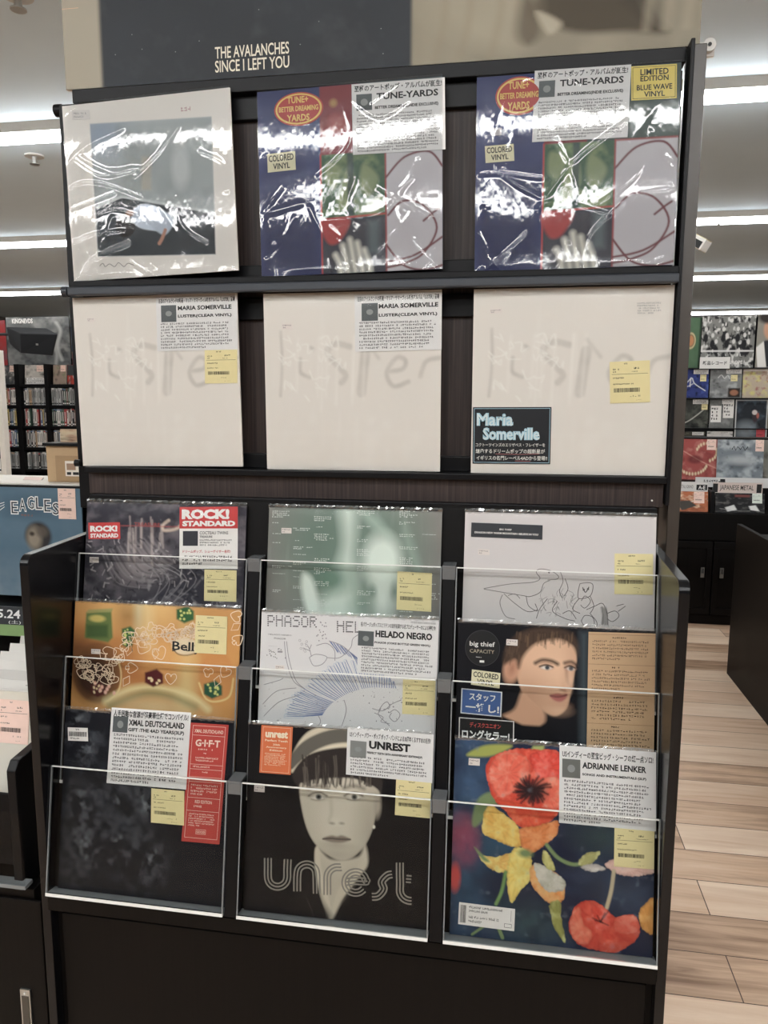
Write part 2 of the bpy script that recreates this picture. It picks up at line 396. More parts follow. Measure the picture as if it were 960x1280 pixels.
b = MB(); b.box(-0.519, 0.5385, 0.0175, 0.062, 2.0405, 2.064, BLACK); rk(b, 'top_rail')
b = MB(); b.box(-0.515, 0.535, 0.034, 0.046, 2.0, 2.04, BLACK); b.box(-0.515, 0.535, 0.036, 0.046, 1.655, 1.694, BLACK); rk(b, 'rear_rail')
b = MB(); b.box(-0.516, 0.535, 0.024, 0.046, 1.3833, 1.41, BLACK); b.box(-0.516, 0.535, 0.024, 0.046, 1.7239, 1.75, BLACK); rk(b, 'ledge_backstop')
b = MB(); b.box(-0.547, -0.5165, 0.018, 0.062, 1.30, 2.04, BLACK); rk(b, 'upright')
b = MB(); b.box(0.5398, 0.5462, -0.010, 0.03, 1.335, 2.0645, BLACK); rk(b, 'upright')
b = MB(); b.box(0.5464, 0.566, 0.0, 0.075, 0.0, 2.06, TAUPE); rk(b, 'rear_post')
b = MB(); b.box(-0.516, 0.5395, -0.016, 0.046, 1.7125, 1.7238, BLACK); rk(b, 'record_ledge')
b = MB(); b.box(-0.526, 0.5395, -0.024, -0.0105, 1.6965, 1.7122, GREYRAIL); b.tube([(-0.526, -0.0165, 1.7045), (-0.537, -0.0165, 1.7045)], 0.0095, GREYRAIL, 12); rk(b, 'price_rail', 0.003)
b = MB(); b.box(-0.516, 0.5395, -0.014, 0.046, 1.3718, 1.3832, BLACK); b.tube([(-0.53, 0.0, 1.389), (-0.541, 0.0, 1.389)], 0.007, BLACK, 10); rk(b, 'record_ledge')
b = MB(); b.tube([(-0.547, 0.03, 2.034), (-0.560, 0.03, 2.034)], 0.011, BLACK, 12); rk(b, 'rail_end')
b = MB(); b.box(-0.516, 0.538, 0.002, 0.046, 1.331, 1.3718, M_WOOD); b.tube([(0.52, 0.0025, 1.342), (0.52, 0.0005, 1.342)], 0.0016, EDGE, 8); rk(b, 'kick_panel')
# stepped body that carries the three tiers
XL, XR = -0.501, 0.5245
prof = [(-0.20, 0.0), (-0.20, 0.615), (-0.226, 0.618), (-0.226, 0.6435)]
for r in (5, 4, 3):
    prof.append(tp(r, -0.0085, -0.006)); nxt = {5: 4, 4: 3}.get(r)
    if nxt:
        zt = tp(nxt, 0.0225, -0.0062)[1]; s = (zt - tp(r, -0.0085, 0)[1]) / math.cos(math.radians(LEAN))
        prof.append(tp(r, -0.0085, s)); prof.append((tp(nxt, 0.0225, -0.0062)[0] if tp(nxt, 0.0225, -0.0062)[0] > tp(r, -0.0085, s)[0] else tp(r, -0.0085, s)[0] + 0.001, zt))
    else:
        prof.append(tp(3, -0.0085, 0.322))
        prof.append((tp(3, -0.0085, 0.322)[0] + 0.004, 1.331)); prof.append((0.046, 1.331)); prof.append((0.046, 0.0))
b = MB(); b.prism(prof, XL, XR, M_BWOOD); rk(b, 'tier_body', 0)
b = MB(); b.box(-0.30 - 0.19, 0.515, -0.206, -0.2005, 0.09, 0.6, M_BWOOD); rk(b, 'base_panel')
b = MB(); b.box(-0.5, 0.5245, -0.0245, -0.015, 1.326, 1.3325, BLACK); rk(b, 'tier_top_edge')
for x0, x1 in ((-0.516, -0.5003), (0.5248, 0.540)):
    p = [(-0.222, 0.0), (-0.222, 1.236)] + [(-0.222 + 0.018 * (1 - math.cos(q)), 1.236 + 0.018 * math.sin(q)) for q in [i * math.pi / 12 for i in range(1, 7)]] + [(0.062, 1.262), (0.062, 0.0)]
    b = MB(); b.prism(p, x0, x1, PANEL); rk(b, 'side_panel', 0.0012)
CAP = mat((96, 98, 100), 0.25, 0.5, gain=1)
for x0, x1 in ((-0.1725, -0.1515), (0.1732, 0.1935)):
    p = [tp(5, 0.0195, -0.0058), tp(5, 0.0195, 0.2185)]
    for r in (4, 3):
        z = p[-1][1]; l = math.radians(LEAN); s = (z - tp(r, 0.0195, 0)[1]) / math.cos(l)
        p.append(tp(r, 0.0195, s)); p.append(tp(r, 0.0195, 0.2185))
    p += [(-0.03, p[-1][1]), tp(3, -0.006, 0.0), tp(4, -0.006, 0.0), tp(5, -0.006, -0.004)]
    b = MB(); b.prism(p, x0, x1, BLACK); rk(b, 'divider', 0.001)
    for r in (5, 4, 3):
        y, z = tp(r, 0.0195, 0.2185)
        b = MB(); b.box(x0 - 0.001, x1 + 0.001, y - 0.0035, y + 0.03, z, z + 0.004, CAP); b.box(x0 - 0.001, x1 + 0.001, y - 0.0035, y - 0.0005, z - 0.02, z, CAP); rk(b, 'divider_cap', 0.0006)
PX = ((-0.4993, -0.1745), (-0.1500, 0.171), (0.1955, 0.5235))
def slab(b, r, x0, x1, o0, o1, s0, s1, m):
    q = [tp(r, o0, s0), tp(r, o1, s0), tp(r, o1, s1), tp(r, o0, s1)]; b.prism(q, x0, x1, m)
for r in (3, 4, 5):
    for c, (x0, x1) in enumerate(PX):
        b = MB(); slab(b, r, x0 + 0.002, x1 - 0.002, 0.0185, 0.0215, 0.0, 0.2185, M_ACR)
        po = rk(b, 'pocket', 0)
        def ed(nm, *a):
            e = MB(); slab(e, r, *a); o = e.build(nm, po); return o
        ed('top_edge', x0 + 0.002, x1 - 0.002, 0.0182, 0.0218, 0.2186, 0.2202, EDGE)
        ed('side_edge', x0, x0 + 0.0019, 0.0182, 0.0218, 0.0, 0.2202, EDGE2); ed('side_edge', x1 - 0.0019, x1, 0.0182, 0.0218, 0.0, 0.2202, EDGE2)
        ed('bottom_edge', x0, x1, 0.0182, 0.0222, -0.0055, -0.0002, EDGE)
        ed('tray', x0, x1, -0.007, 0.0181, -0.0055, -0.0012, EDGE2)

# ------------------------------------------------------------------ records on the rack
class Rec:
    def __init__(s, name, row, x, W, H, roll, label, cat='record', group=None, dz=0.0):
        l, y, z = ROWS[row]; s.W, s.H, s.row = W, H, row; dz = dz + W/2 * math.sin(abs(math.radians(roll))) + 0.0001
        s.m = Matrix.Translation((x, y, z + dz)) @ Matrix.Rotation(-math.radians(l), 4, 'X') @ Matrix.Rotation(-math.radians(roll), 4, 'Y')
        s.root = empty(name, label=label, cat=cat, group=group, mtx=s.m); s.inv = np.array(s.m.inverted()); s.k = (0, 0, 1)
    def at(s, a, c):
        """trace a point of the photographed cover onto the plane of this record: local (x, z)"""
        u, v = a / s.k[2] + s.k[0], c / s.k[2] + s.k[1]
        d = RGT * (u - 480) / FPX - UPV * (v - 640) / FPX + FWD
        o = s.inv[:3, :3] @ CAM + s.inv[:3, 3]; d = s.inv[:3, :3] @ d; t = -o[1] / d[1]; q = o + t * d
        return (q[0], q[2])
    def uv(s, a, c): x, z = s.at(a, c); return (x / s.W + 0.5, 1 - z / s.H)
    def canvas(s, n, c, g=None): cv = Canvas(n, c, g); cv.map = s.uv; return cv
    def ink(s): mb = MB(); return mb, Frame(mb, (-s.W/2, s.H), (s.W/2, s.H), (-s.W/2, 0), -0.0003, 0.00012)
    def card(s, name, tl, tr, bl, m, y=0.0008, draw=None, th=0.0004, label=None, rnd=0):
        """a flat card lying on the record; corners traced from the photo"""
        tl, tr, bl = (np.array(s.at(*q)) for q in (tl, tr, bl)); br = tr + bl - tl
        mb = MB(); cn = [(0, 0), (1, 0), (1, 1), (0, 1)]
        P = lambda u, v, yy: (*(tl + u*(tr-tl) + v*(bl-tl)), yy)
        q = [P(u, v, 0) for u, v in cn]; f = [(x, -y - th, z) for x, z, _ in q]; bk = [(x, -y, z) for x, z, _ in q]
        mb.add(f + bk, [(3, 2, 1, 0), (4, 5, 6, 7), (0, 1, 5, 4), (1, 2, 6, 5), (2, 3, 7, 6), (3, 0, 4, 7)], m)
        fr = Frame(mb, tl, tr, bl, -y - th)
        if draw: draw(fr)
        o = mb.build(name, s.root)
        if label: o['label'] = label
        return o
    def disc(s, name, c, rx, ry, m, y=0.0008, draw=None, label=None):
        cx, cz = s.at(*c); px, _ = s.at(c[0] + rx, c[1]); _, pz = s.at(c[0], c[1] + ry); a, bb = abs(px - cx), abs(pz - cz)
        mb = MB(); n = 48; ring = [(cx + a*math.cos(2*math.pi*i/n), cz + bb*math.sin(2*math.pi*i/n)) for i in range(n)]
        mb.add([(x, -y - 0.0004, z) for x, z in ring] + [(x, -y, z) for x, z in ring], [list(range(n))] + [(i, n+i, n+(i+1) % n, (i+1) % n) for i in range(n)], m)
        fr = Frame(mb, (cx - a, cz + bb), (cx + a, cz + bb), (cx - a, cz - bb), -y - 0.0004)
        if draw: draw(fr)
        o = mb.build(name, s.root)
        if label: o['label'] = label
        return o
    def film(s, seed, amp=0.0006, folds=5, bow=0.002, n=90, top=None, side=None, m=None, y=0.0022, fw=(0.0018, 0.0034), fine=None):
        """clear outer sleeve: a wrinkled film just in front of the print, with a crumpled seam above the top edge"""
        top = (0.003 if s.row < 3 else 0.006) if top is None else top; side = (0.0004 if s.row < 3 else 0.001) if side is None else side
        fine = (0.000026 if s.row == 1 else 0.000008) if fine is None else fine
        r = np.random.RandomState(seed); W, H = s.W + 2*side, s.H + top; nz = n; U, V = np.meshgrid(np.linspace(0, 1, n), np.linspace(0, 1, nz))
        h = np.zeros_like(U); cv = Canvas(n, (0, 0, 0))
        h += (0.00035 if s.row == 1 else amp * 0.35) * (cv.noise(4, 5, seed, 1) - 0.5) * 2 + fine * (cv.noise(n * .42, n * .2, seed + 1, 1) - 0.5) * 2 + fine * 2 * (cv.noise(22, 10, seed + 2, 1) - 0.5) * 2
        for k in range(folds):
            p0 = r.rand(2); a = r.rand() * math.pi; ln = 0.2 + 0.5 * r.rand(); c = 0.6 * (r.rand() - 0.5)
            p1 = p0 + ln * np.array([math.cos(a), math.sin(a)]); mid = (p0 + p1) / 2 + c * ln * np.array([-math.sin(a), math.cos(a)])
            cv.a[:] = 0; d = np.full(U.shape, 9.0); pl = spline([p0, mid, p1], False, 8)
            for (x0, y0), (x1, y1) in zip(pl[:-1], pl[1:]):
                dx, dy = x1-x0, y1-y0; t = np.clip(((U-x0)*dx + (V-y0)*dy) / (dx*dx + dy*dy + 1e-12), 0, 1); d = np.minimum(d, (U-x0-t*dx)**2 + (V-y0-t*dy)**2)
            wd = (fw[0] + (fw[1]-fw[0]) * r.rand()) / s.W * 1.5
            h += amp * (0.5 + 0.8 * r.rand()) * np.exp(-d / wd**2)
        edge = np.minimum(np.minimum(U, 1-U), np.minimum(V, 1-V)) / 0.03
        h = h * np.clip(edge, 0, 1) + bow * (1 - (2*U-1)**4) * (1 - (2*V-1)**4)
        X = (U - 0.5) * W; Z = s.H + top - V * H; Y = -(y + np.maximum(h, -y * 0.45)); Z = np.maximum(Z, 0.0)
        Y[V * H < top] += 0.0005
        idx = np.arange(n*nz).reshape(nz, n); f = np.stack([idx[:-1, :-1], idx[1:, :-1], idx[1:, 1:], idx[:-1, 1:]], -1).reshape(-1, 4)
        me = bpy.data.meshes.new('plastic_sleeve'); me.from_pydata(np.stack([X, Y, Z], -1).reshape(-1, 3).tolist(), [], f.tolist()); me.materials.append(m or M_FILM)
        me.polygons.foreach_set('use_smooth', [True] * len(f)); me.update(); o = bpy.data.objects.new('plastic_sleeve', me); COL.objects.link(o); o.parent = s.root
        # folded seam
        mb = MB(); k = 90; xs = np.linspace(-W/2, W/2, k); wob = lambda a: a * (r.rand(k) - 0.5)
        rows = [(0.0005, s.H - 0.0018), (0.0007, s.H + 0.0006), (0.0016, s.H + top * 0.5), (0.0006, s.H + top)]
        vs = []
        for yy, zz in rows: vs += list(zip(xs, -yy + wob(0.0003 if zz < s.H + .001 else 0.0014), zz + wob(0.0024)))
        mb.add(vs, [(j*k+i, j*k+i+1, (j+1)*k+i+1, (j+1)*k+i) for j in range(3) for i in range(k-1)], M_CRUMP)
        (s.row > 2) and mb.build('sleeve_seam', s.root)
        return o
    def done(s, cv, edge, extra=None, m=None, thick=0.004): return jacket(cv, s.W, s.H, thick, edge, 'jacket', s.root, extra, m)

def price(seed):
    def d(f):
        f.text('\u00a5', 0.6, 0.15, 0.64, 0.2, INK, 0, 1)
        f.para(0.64, 0.14, 0.92, 0.21, 1, INK, seed, ragged=0.02, cell=0.05); f.para(0.08, 0.16, 0.26, 0.28, 2, INK, seed+1, cell=0.04)
        f.para(0.36, 0.03, 0.62, 0.09, 1, INK, seed+5, cell=0.03); f.para(0.55, 0.235, 0.95, 0.27, 1, INK, seed+2, cell=0.03); f.rect(0.05, 0.30, 0.95, 0.308, INK)
        f.para(0.08, 0.37, 0.5, 0.43, 1, INK, seed+3, cell=0.035); f.para(0.08, 0.52, 0.75, 0.57, 1, INK, seed+4, cell=0.03)
        f.barcode(0.1, 0.64, 0.75, 0.74, INK, seed); f.para(0.5, 0.81, 0.92, 0.87, 1, INK, seed+6, cell=0.06, strokes=1); f.para(0.6, 0.92, 0.9, 0.96, 1, INK, seed+7, cell=0.05, strokes=1)
    return d
def small_sticker(f): f.para(0.08, 0.15, 0.95, 0.9, 2, mat((120, 112, 112)), 7, cell=0.14, strokes=3)
PAPER = mat((206, 205, 204)); THUMB = mat((78, 84, 86))
def caption(jp, title, sub, lines=11, tb=0.012, seed=1, t=(0.27, 0.15, 0.93, 0.245), sb=(0.25, 0.33, 0.93, 0.385), th=(0.05, 0.15, 0.22, 0.38), p0=0.43, p1=0.98, sbb=0.035, thumb=None, jpv=(0.025, 0.115), perf=False):
    def d(f):
        f.text(jp, 0.03, jpv[0], 0.97, jpv[1], INK, 0.022, 1); f.rect(*th, thumb or THUMB); f.ell((th[0]+th[2])/2, (th[1]+th[3])/2, 0.04, 0.05, mat((128, 132, 130)), 2, 14)
        f.text(title, *t, INK, tb, 2); f.text(sub, *sb, INK, sbb, 2)
        f.para(0.05, p0, 0.96, p1, lines, mat((78, 78, 80), gain=1), seed, strokes=3)
        if perf: f.barcode(0.66, -0.04, 0.97, 0.0, mat((150, 150, 148)), 3)
    return d
def tags(R, tl, tr, bl, seed, y=0.0008): R.card('price_tag', tl, tr, bl, YELLOW, y, price(seed))
def psticker(R, tl, tr, bl, m=None): R.card('price_sticker', tl, tr, bl, m or mat((206, 196, 190)), 0.0006, small_sticker)

# --- A: white cover with a photo of a pale room
R = Rec('vinyl_record', 1, -0.363, 0.318, 0.309, 2.3, 'white record with a framed photo of a lying figure, left end of top ledge')
R.k = (60, 0, 2.4); cv = R.canvas(250, (218, 213, 206))
q = [(126, 372), (490, 350), (503, 763), (150, 770)]; cv.poly(q, (158, 166, 168)); msk = np.clip(0.5 - cv.sd(cv.M(q)) / (2*cv.px), 0, 1)
cv.mix(msk * (cv.noise(2, 2, 3) - 0.35), (182, 188, 188)); cv.ell(150, 400, 70, 60, (112, 134, 166), 0.12, 0.6, tex=msk)
cv.poly([(215, 372), (224, 590), (500, 640), (500, 352)], (150, 158, 158), 0.02, tex=msk, op=.7); cv.rect(280, 470, 310, 570, (172, 166, 150), 0.01, .7)
cv.poly([(143, 625), (222, 594), (500, 642), (503, 763), (150, 770)], (58, 64, 70), 0.004, tex=msk)
cv.line([(143, 620), (222, 590), (500, 636)], 0.012, (176, 184, 184), tex=msk, smooth=False); cv.mix(msk * np.clip(cv.noise(6, 5, 9) - .62, 0, 1) * 1.2, (90, 96, 98))
cv.ell(398, 500, 26, 62, (186, 192, 192), 0.02, .75); cv.ell(400, 432, 14, 16, (168, 172, 172), 0.01, .7)
cv.ell(232, 676, 30, 36, (40, 37, 38), 0.006); cv.poly([(248, 640), (285, 612), (330, 622), (374, 656), (356, 690), (300, 690), (264, 676)], (184, 196, 212), 0.004, True)
cv.poly([(300, 660), (372, 668), (352, 704), (322, 690)], (168, 180, 196), 0.006, True); cv.line([(352, 690), (342, 716), (334, 730)], 0.02, (172, 124, 106)); cv.ell(246, 640, 12, 10, (150, 116, 100), 0.005)
mb, f = R.ink()
SG = mat((150, 146, 144)); f.stroke([R.uv(a, c) for a, c in spline([(155, 798), (165, 790), (172, 800), (185, 792), (200, 800), (212, 788), (228, 800), (240, 790), (258, 796)], False)], 0.0008, mat((90, 86, 86)))
f.para(*R.uv(398, 320), *R.uv(478, 332), 1, mat((186, 150, 150)), 4, cell=0.02)
R.card('label_sticker', (72, 332), (125, 330), (74, 360), mat((206, 201, 196)), 0.0006, lambda g: g.para(0.1, 0.2, 0.9, 0.9, 2, SG, 3, cell=0.08))
R.done(cv, (214, 209, 202), mb); R.film(11, 0.00032, 20, 0.0010, n=230)

# --- B, C: collage cover under glossy film
def collage(R, n=250):
    cv = Canvas(n, (34, 44, 92)); nz = cv.noise(5, 6, 2); nf = cv.noise(16, 18, 5)
    cv.mix(np.clip(nz - .45, 0, 1) * 1.2, (52, 66, 120)); cv.poly([(0, .55), (.3, .5), (.34, 1), (0, 1)], (26, 34, 78), .05)
    cv.rect(.345, 0, .56, .37, (120, 40, 48)); cv.rect(.56, 0, 1, .37, (58, 74, 68)); cv.ell(.44, .2, .05, .05, (150, 62, 60), .02); cv.ell(.42, .09, .02, .02, (160, 120, 70), .01)
    cv.rect(.345, .36, .70, .71, (54, 86, 62)); k = cv.U > .345
    cv.mix((k & (cv.U < .7) & (cv.V > .36) & (cv.V < .7)) * np.clip(nf - .5, 0, 1) * 2.5, (112, 132, 84))
    for p in ([(.38, .4), (.46, .44), (.42, .54), (.37, .5)], [(.5, .42), (.53, .56), (.47, .66), (.44, .58)], [(.58, .42), (.66, .5), (.6, .6), (.56, .52)], [(.6, .62), (.68, .6), (.66, .69), (.58, .68)]): cv.poly(p, (128, 142, 96), .012, True, .75)
    cv.rect(.49, .36, .525, .71, (44, 64, 66), .006, .8); cv.rect(.345, .70, .70, 1, (50, 50, 62)); cv.poly([(.35, .71), (.5, .71), (.45, .82), (.39, .84), (.35, .78)], (160, 46, 48), .01, True)
    for u, h in ((.42, .90), (.46, .85), (.5, .82), (.54, .84), (.58, .88)): cv.line([(u + .03, 1.0), (u + .02, .94), (u, h)], .03, (190, 188, 176), .012)
    cv.rect(.6, .72, .66, .9, (90, 108, 112), .02, .6); cv.rect(.70, .36, 1, 1, (176, 172, 178)); cv.mix((cv.U > .7) * (cv.V > .36) * (cv.noise(4, 5, 8) - .4) * .8, (196, 194, 196))
    for a, c in ((((.345, .36), (.345, 1)), (168, 48, 46)), (((.345, .705), (.70, .69)), (168, 48, 46)), (((.70, .36), (1, .36)), (150, 54, 54)), (((.698, .36), (.7, 1)), (150, 54, 54))): cv.line(a, .008, c, smooth=False)
    for c in ([(.71, .7), (.79, .63), (.9, .66), (.97, .78), (.9, .91), (.8, .96), (.70, .98)], [(.70, .86), (.79, .97), (.9, 1.0), (1, .98)], [(.70, .95), (.85, .92), (1, .83)], [(.70, .5), (.8, .4), (.93, .38), (1, .46)], [(.9, .74), (.95, .7), (.98, .68)]): cv.line(c, .011, (106, 48, 54))
    return cv
RED = mat((172, 52, 44)); GOLD = mat((214, 176, 84)); CREAM = mat((206, 200, 164))
def tune(x, roll, k, el, st, cap, lab, ps, seed, extra=None):
    R = Rec('vinyl_record', 1, x, 0.320, 0.3105, roll, lab); R.k = k; cv = collage(R); R.done(cv, (60, 64, 84), m=M_PRINTG)
    def seal(g):
        g.ell(.5, .5, .47, .46, GOLD, 1, 48); g.ell(.5, .5, .43, .41, RED, 2, 48); g.text('TUNE+', .27, .13, .70, .33, GOLD, .03, 4); g.text('BETTER DREAMING', .1, .41, .9, .57, GOLD, .03, 4); g.text('YARDS', .26, .66, .72, .87, GOLD, .03, 4)
    R.disc('seal_sticker', *el, RED, 0.0006, seal)
    R.card('colour_sticker', *st, CREAM, 0.0006, lambda g: (g.text('COLORED', .06, .1, .94, .46, INK, .02), g.text('VINYL', .2, .56, .8, .88, INK, .02)))
    R.card('caption_card', *cap, PAPER, 0.001, caption('至極のアートポップ・アルバムが誕生!', 'TUNE-YARDS', 'BETTER DREAMING(INDIE EXCLUSIVE)', 13, .03, seed))
    R.card('price_sticker', *ps, mat((176, 170, 178)), 0.0006, small_sticker)
    if extra: extra(R)
    R.film(seed, 0.00032, 20, 0.0010, n=230, m=M_FILM)
tune(-0.001, 1.1, (420, 0, 2), ((-93, 273), 62, 42), ((-172, 386), (-102, 378), (-170, 432)), ((39, 212), (272, 194), (43, 388)), 'blue and red collage record, middle of top ledge, caption card covering its top right corner', ((-156, 350), (-130, 348), (-156, 368)), 23)
def lim(R): R.card('limited_sticker', (738, 167), (852, 160), (738, 252), mat((212, 190, 74)), 0.0006, lambda g: (g.frame(.03, .04, .97, .96, .0006, INK), g.text('LIMITED', .2, .1, .82, .28, INK, .02), g.text('EDITION', .2, .3, .82, .46, INK, .02), g.text('BLUE WAVE', .12, .56, .9, .72, INK, .02), g.text('VINYL', .28, .76, .74, .92, INK, .02)))
tune(0.373, 0.5, (420, 0, 2), ((458, 240), 60, 48), ((372, 366), (444, 360), (374, 408)), ((497, 178), (738, 162), (490, 356)), 'blue and red collage record with a large yellow sticker, right end of top ledge', ((388, 322), (414, 320), (388, 340)), 37, lim)

# --- D, E, F: three copies of a chalky white cover
def chalk(n=230):
    cv = Canvas(n, (207, 201, 193)); cv.mix((cv.noise(5, 6, 4) - .45) * .5, (198, 194, 186)); cv.mix(np.clip(cv.noise(30, 5, 6) - .62, 0, 1) * .8, (216, 212, 206))
    tx = .55 + .6 * cv.noise(18, 18, 7); T = lambda p: [((a - 105) / 755, (c - 95) / 750) for a, c in p]; g = (176, 170, 162)
    for p, wd, op in (([(178, 255), (182, 380), (172, 525)], .016, .5), ([(262, 370), (262, 425), (300, 448)], .022, .55), ([(310, 322), (318, 328)], .02, .5), ([(478, 320), (415, 308), (380, 345), (425, 400), (458, 440), (440, 470)], .034, .5),
                      ([(545, 345), (535, 420), (525, 512)], .055, .5), ([(545, 300), (600, 370)], .02, .4), ([(636, 425), (700, 415), (712, 380), (675, 368), (634, 430), (662, 486), (725, 468)], .026, .55), ([(775, 445), (798, 385), (852, 370)], .026, .5)): cv.line(T(p), wd, g, .008, min(1, op*1.35), tex=tx)
    r = random.Random(5)
    for k in range(22):
        a, c = 140 + 300 * r.random(), 270 + 270 * r.random(); cv.line(T([(a, c), (a + 30*r.random(), c + 40*(r.random()-.3)), (a + 55*r.random(), c + 60*(r.random()-.4)), (a + 60*r.random(), c + 20)]), .007, (222, 219, 212), .004, .55)
    for k in range(8): a = 250 + 380 * r.random(); cv.line(T([(a, 280), (a - 10, 400 + 200*r.random())]), .012, (218, 214, 207), .01, .4)
    for k in range(20): cv.ell((90 + 600*r.random()) / 755, (520 + 200*r.random()) / 750, .03*r.random(), .05*r.random(), (213, 209, 202), .02, .4)
    return cv
CHALK = chalk()
def lus(x, roll, W, lab, seed):
    R = Rec('vinyl_record', 2, x, W, 0.312, roll, lab); cv = CHALK; return R
lab = 'chalky white record on the lower ledge '
R = lus(-0.3655, 0.7, 0.320, 'chalky white record with caption card and yellow price tag, left on lower ledge', 3); R.done(CHALK, (206, 200, 192)); R.k = (70, 340, 3.43)
JPL = '注目のアイルランドの新星・マリア・サマーヴィル新作アルバム「LUSTER」登場'
R.card('caption_card', (430, 110), (778, 98), (436, 340), PAPER, 0.001, caption(JPL, 'MARIA SOMERVILLE', 'LUSTER(CLEAR VINYL)', 9, .035, 41, (.27, .17, .93, .25), (.27, .33, .93, .40), (.06, .15, .25, .46), .47, .97))
tags(R, (638, 335), (778, 332), (640, 478), 12); psticker(R, (134, 198), (166, 197), (135, 214)); R.film(3, .0006, 4, .002, m=M_SOFT)
R = lus(0.0, 0.2, 0.3175, 'chalky white record with caption card but no price tag, middle of lower ledge', 4); R.done(CHALK, (206, 200, 192)); R.k = (300, 340, 3.43)
R.card('caption_card', (492, 100), (866, 86), (494, 342), PAPER, 0.001, caption(JPL, 'MARIA SOMERVILLE', 'LUSTER(CLEAR VINYL)', 9, .035, 42, (.28, .17, .96, .25), (.28, .34, .95, .41), (.08, .15, .27, .46), .47, .97))
psticker(R, (180, 222), (226, 221), (181, 246)); R.film(8, .0009, 6, .003, m=M_SOFT)
R = lus(0.3755, 0.1, 0.325, 'chalky white record with a black handwritten card at its lower left corner', 5); R.done(CHALK, (206, 200, 192)); R.k = (570, 340, 3.2)
tags(R, (614, 360), (775, 353), (616, 526), 16); psticker(R, (134, 150), (184, 146), (136, 168))
CY = mat((150, 190, 206)); CYW = mat((196, 208, 210)); CHW = mat((206, 206, 200))
def board(g):
    g.frame(.015, .02, .985, .98, .0008, CY); g.text('Maria', .05, .10, .52, .33, CY, .06); g.text('Maria', .055, .115, .515, .32, CYW, .0, 3); g.text('Somerville', .13, .355, .86, .58, CY, .06); g.text('Somerville', .135, .37, .855, .57, CYW, .0, 3)
    g.text('コクトーツインズのエリザベス・フレイザーを', .04, .63, .93, .695, CHW, .012); g.text('継承するドリームポップの超新星が', .04, .735, .93, .815, CHW, .014); g.text('イギリスの名門レーベル4ADから登場!!', .05, .855, .96, .935, CHW, .014)
    pk = mat((190, 110, 110)); g.stroke([(.3, .825), (.6, .83), (.86, .82)], .0006, pk, 2); g.stroke([(.55, .945), (.75, .95)], .0006, pk, 2)
R.card('handwritten_card', (68, 541), (382, 540), (66, 766), mat((22, 25, 32), gain=1), 0.001, board, label='black card with blue and white handwriting')
mb = MB(); 
R.film(15, .0006, 4, .002, m=M_SOFT)
R.card('printed_title', (722, 118), (828, 116), (724, 172), mat((205, 199, 191)), 0.0004, lambda g: g.para(.02, .05, .98, .98, 5, mat((150, 148, 146)), 4, cell=.05), th=.0002)

# --- G: grey stormy print with red sale stickers
R = Rec('vinyl_record', 3, -0.3425, 0.312, 0.315, 0.0, 'dark grey abstract record with two red and white stickers, back left pocket'); R.k = (70, 610, 3.69)
cv = R.canvas(250, (52, 51, 60)); nz = cv.noise(9, 12, 3, 4); cv.mix(np.clip(nz - .45, 0, 1) * 2.2, (112, 106, 112))
cv.ell(380, 350, 95, 70, (128, 120, 124), .14, .75, -20); cv.ell(400, 350, 60, 40, (158, 146, 148), .08, .7, -20)
r = random.Random(3)
for k in range(16): a = 330 + 160 * r.random(); c = 130 + 90 * r.random(); cv.line([(a, c), (a + 14*(r.random()-.5), c + 60 + 90*r.random())], .006 + .006*r.random(), (168, 156, 152), .006, .7)
for k in range(20): q = 40*k; cv.line([(200 + 12*k, 300 - 4*k), (270 + 14*k, 420 - 5*k + 20*r.random()), (420 + 9*k, 470 - 9*k)], .007, (140, 134, 138) if k % 3 else (34, 34, 42), .006, .5)
for k in range(14): a, c = 420 + 280*r.random(), 300 + 230*r.random(); cv.line([(a, c), (a + 60*(r.random()-.5), c + 60*r.random()), (a + 90*(r.random()-.5), c + 90*r.random())], .007, (126, 122, 126) if k % 2 else (30, 30, 38), .006, .6)
cv.line([(520, 150), (495, 170), (500, 195), (560, 185), (590, 150)], .018, (196, 176, 158), .006, .85); cv.line([(150, 175), (330, 174), (480, 178), (570, 178)], .005, (168, 76, 74), op=.8)
cv.mix(np.clip((cv.V - .55) * 2, 0, .5) * (cv.noise(6, 6, 4)), (50, 48, 72)); cv.mix(np.clip(cv.noise(24, 24, 12) - .66, 0, 1) * 2.5 * (cv.V > .3), (150, 146, 148)); cv.mix(np.clip(cv.noise(20, 22, 13) - .62, 0, 1) * 2.5, (24, 24, 30))
for k in range(150):
    r.seed(k + 500); a, c = 150 + 620*r.random(), 230 + 320*r.random(); q = 6.28*r.random(); l = 6 + 22*r.random()
    cv.line([(a, c), (a + l*math.cos(q), c + l*math.sin(q))], .003 + .005*r.random(), (172, 166, 168) if r.random() < .4 else (28, 28, 36), .003, .7)
for k in range(9): r.seed(k + 90); a = 330 + 360*r.random(); cv.line([(a, 300 + 60*r.random()), (a + 120, 420), (a + 200*(r.random() - .3), 540)], .004, (150, 146, 150), .003, .6)
mb, f = R.ink(); f.text('TREASURE', *R.uv(362, 158), *R.uv(480, 178), mat((150, 60, 58)), .01); R.done(cv, (46, 46, 54), mb)
RS = mat((186, 42, 42)); 
R.card('store_sticker', (150, 160), (296, 158), (152, 236), RS, 0.0006, lambda g: (g.text('ROCK!', .06, .18, .92, .56, WHITE, .06), g.text('STANDARD', .06, .66, .94, .92, WHITE, .05)), label='red sticker with white capitals')
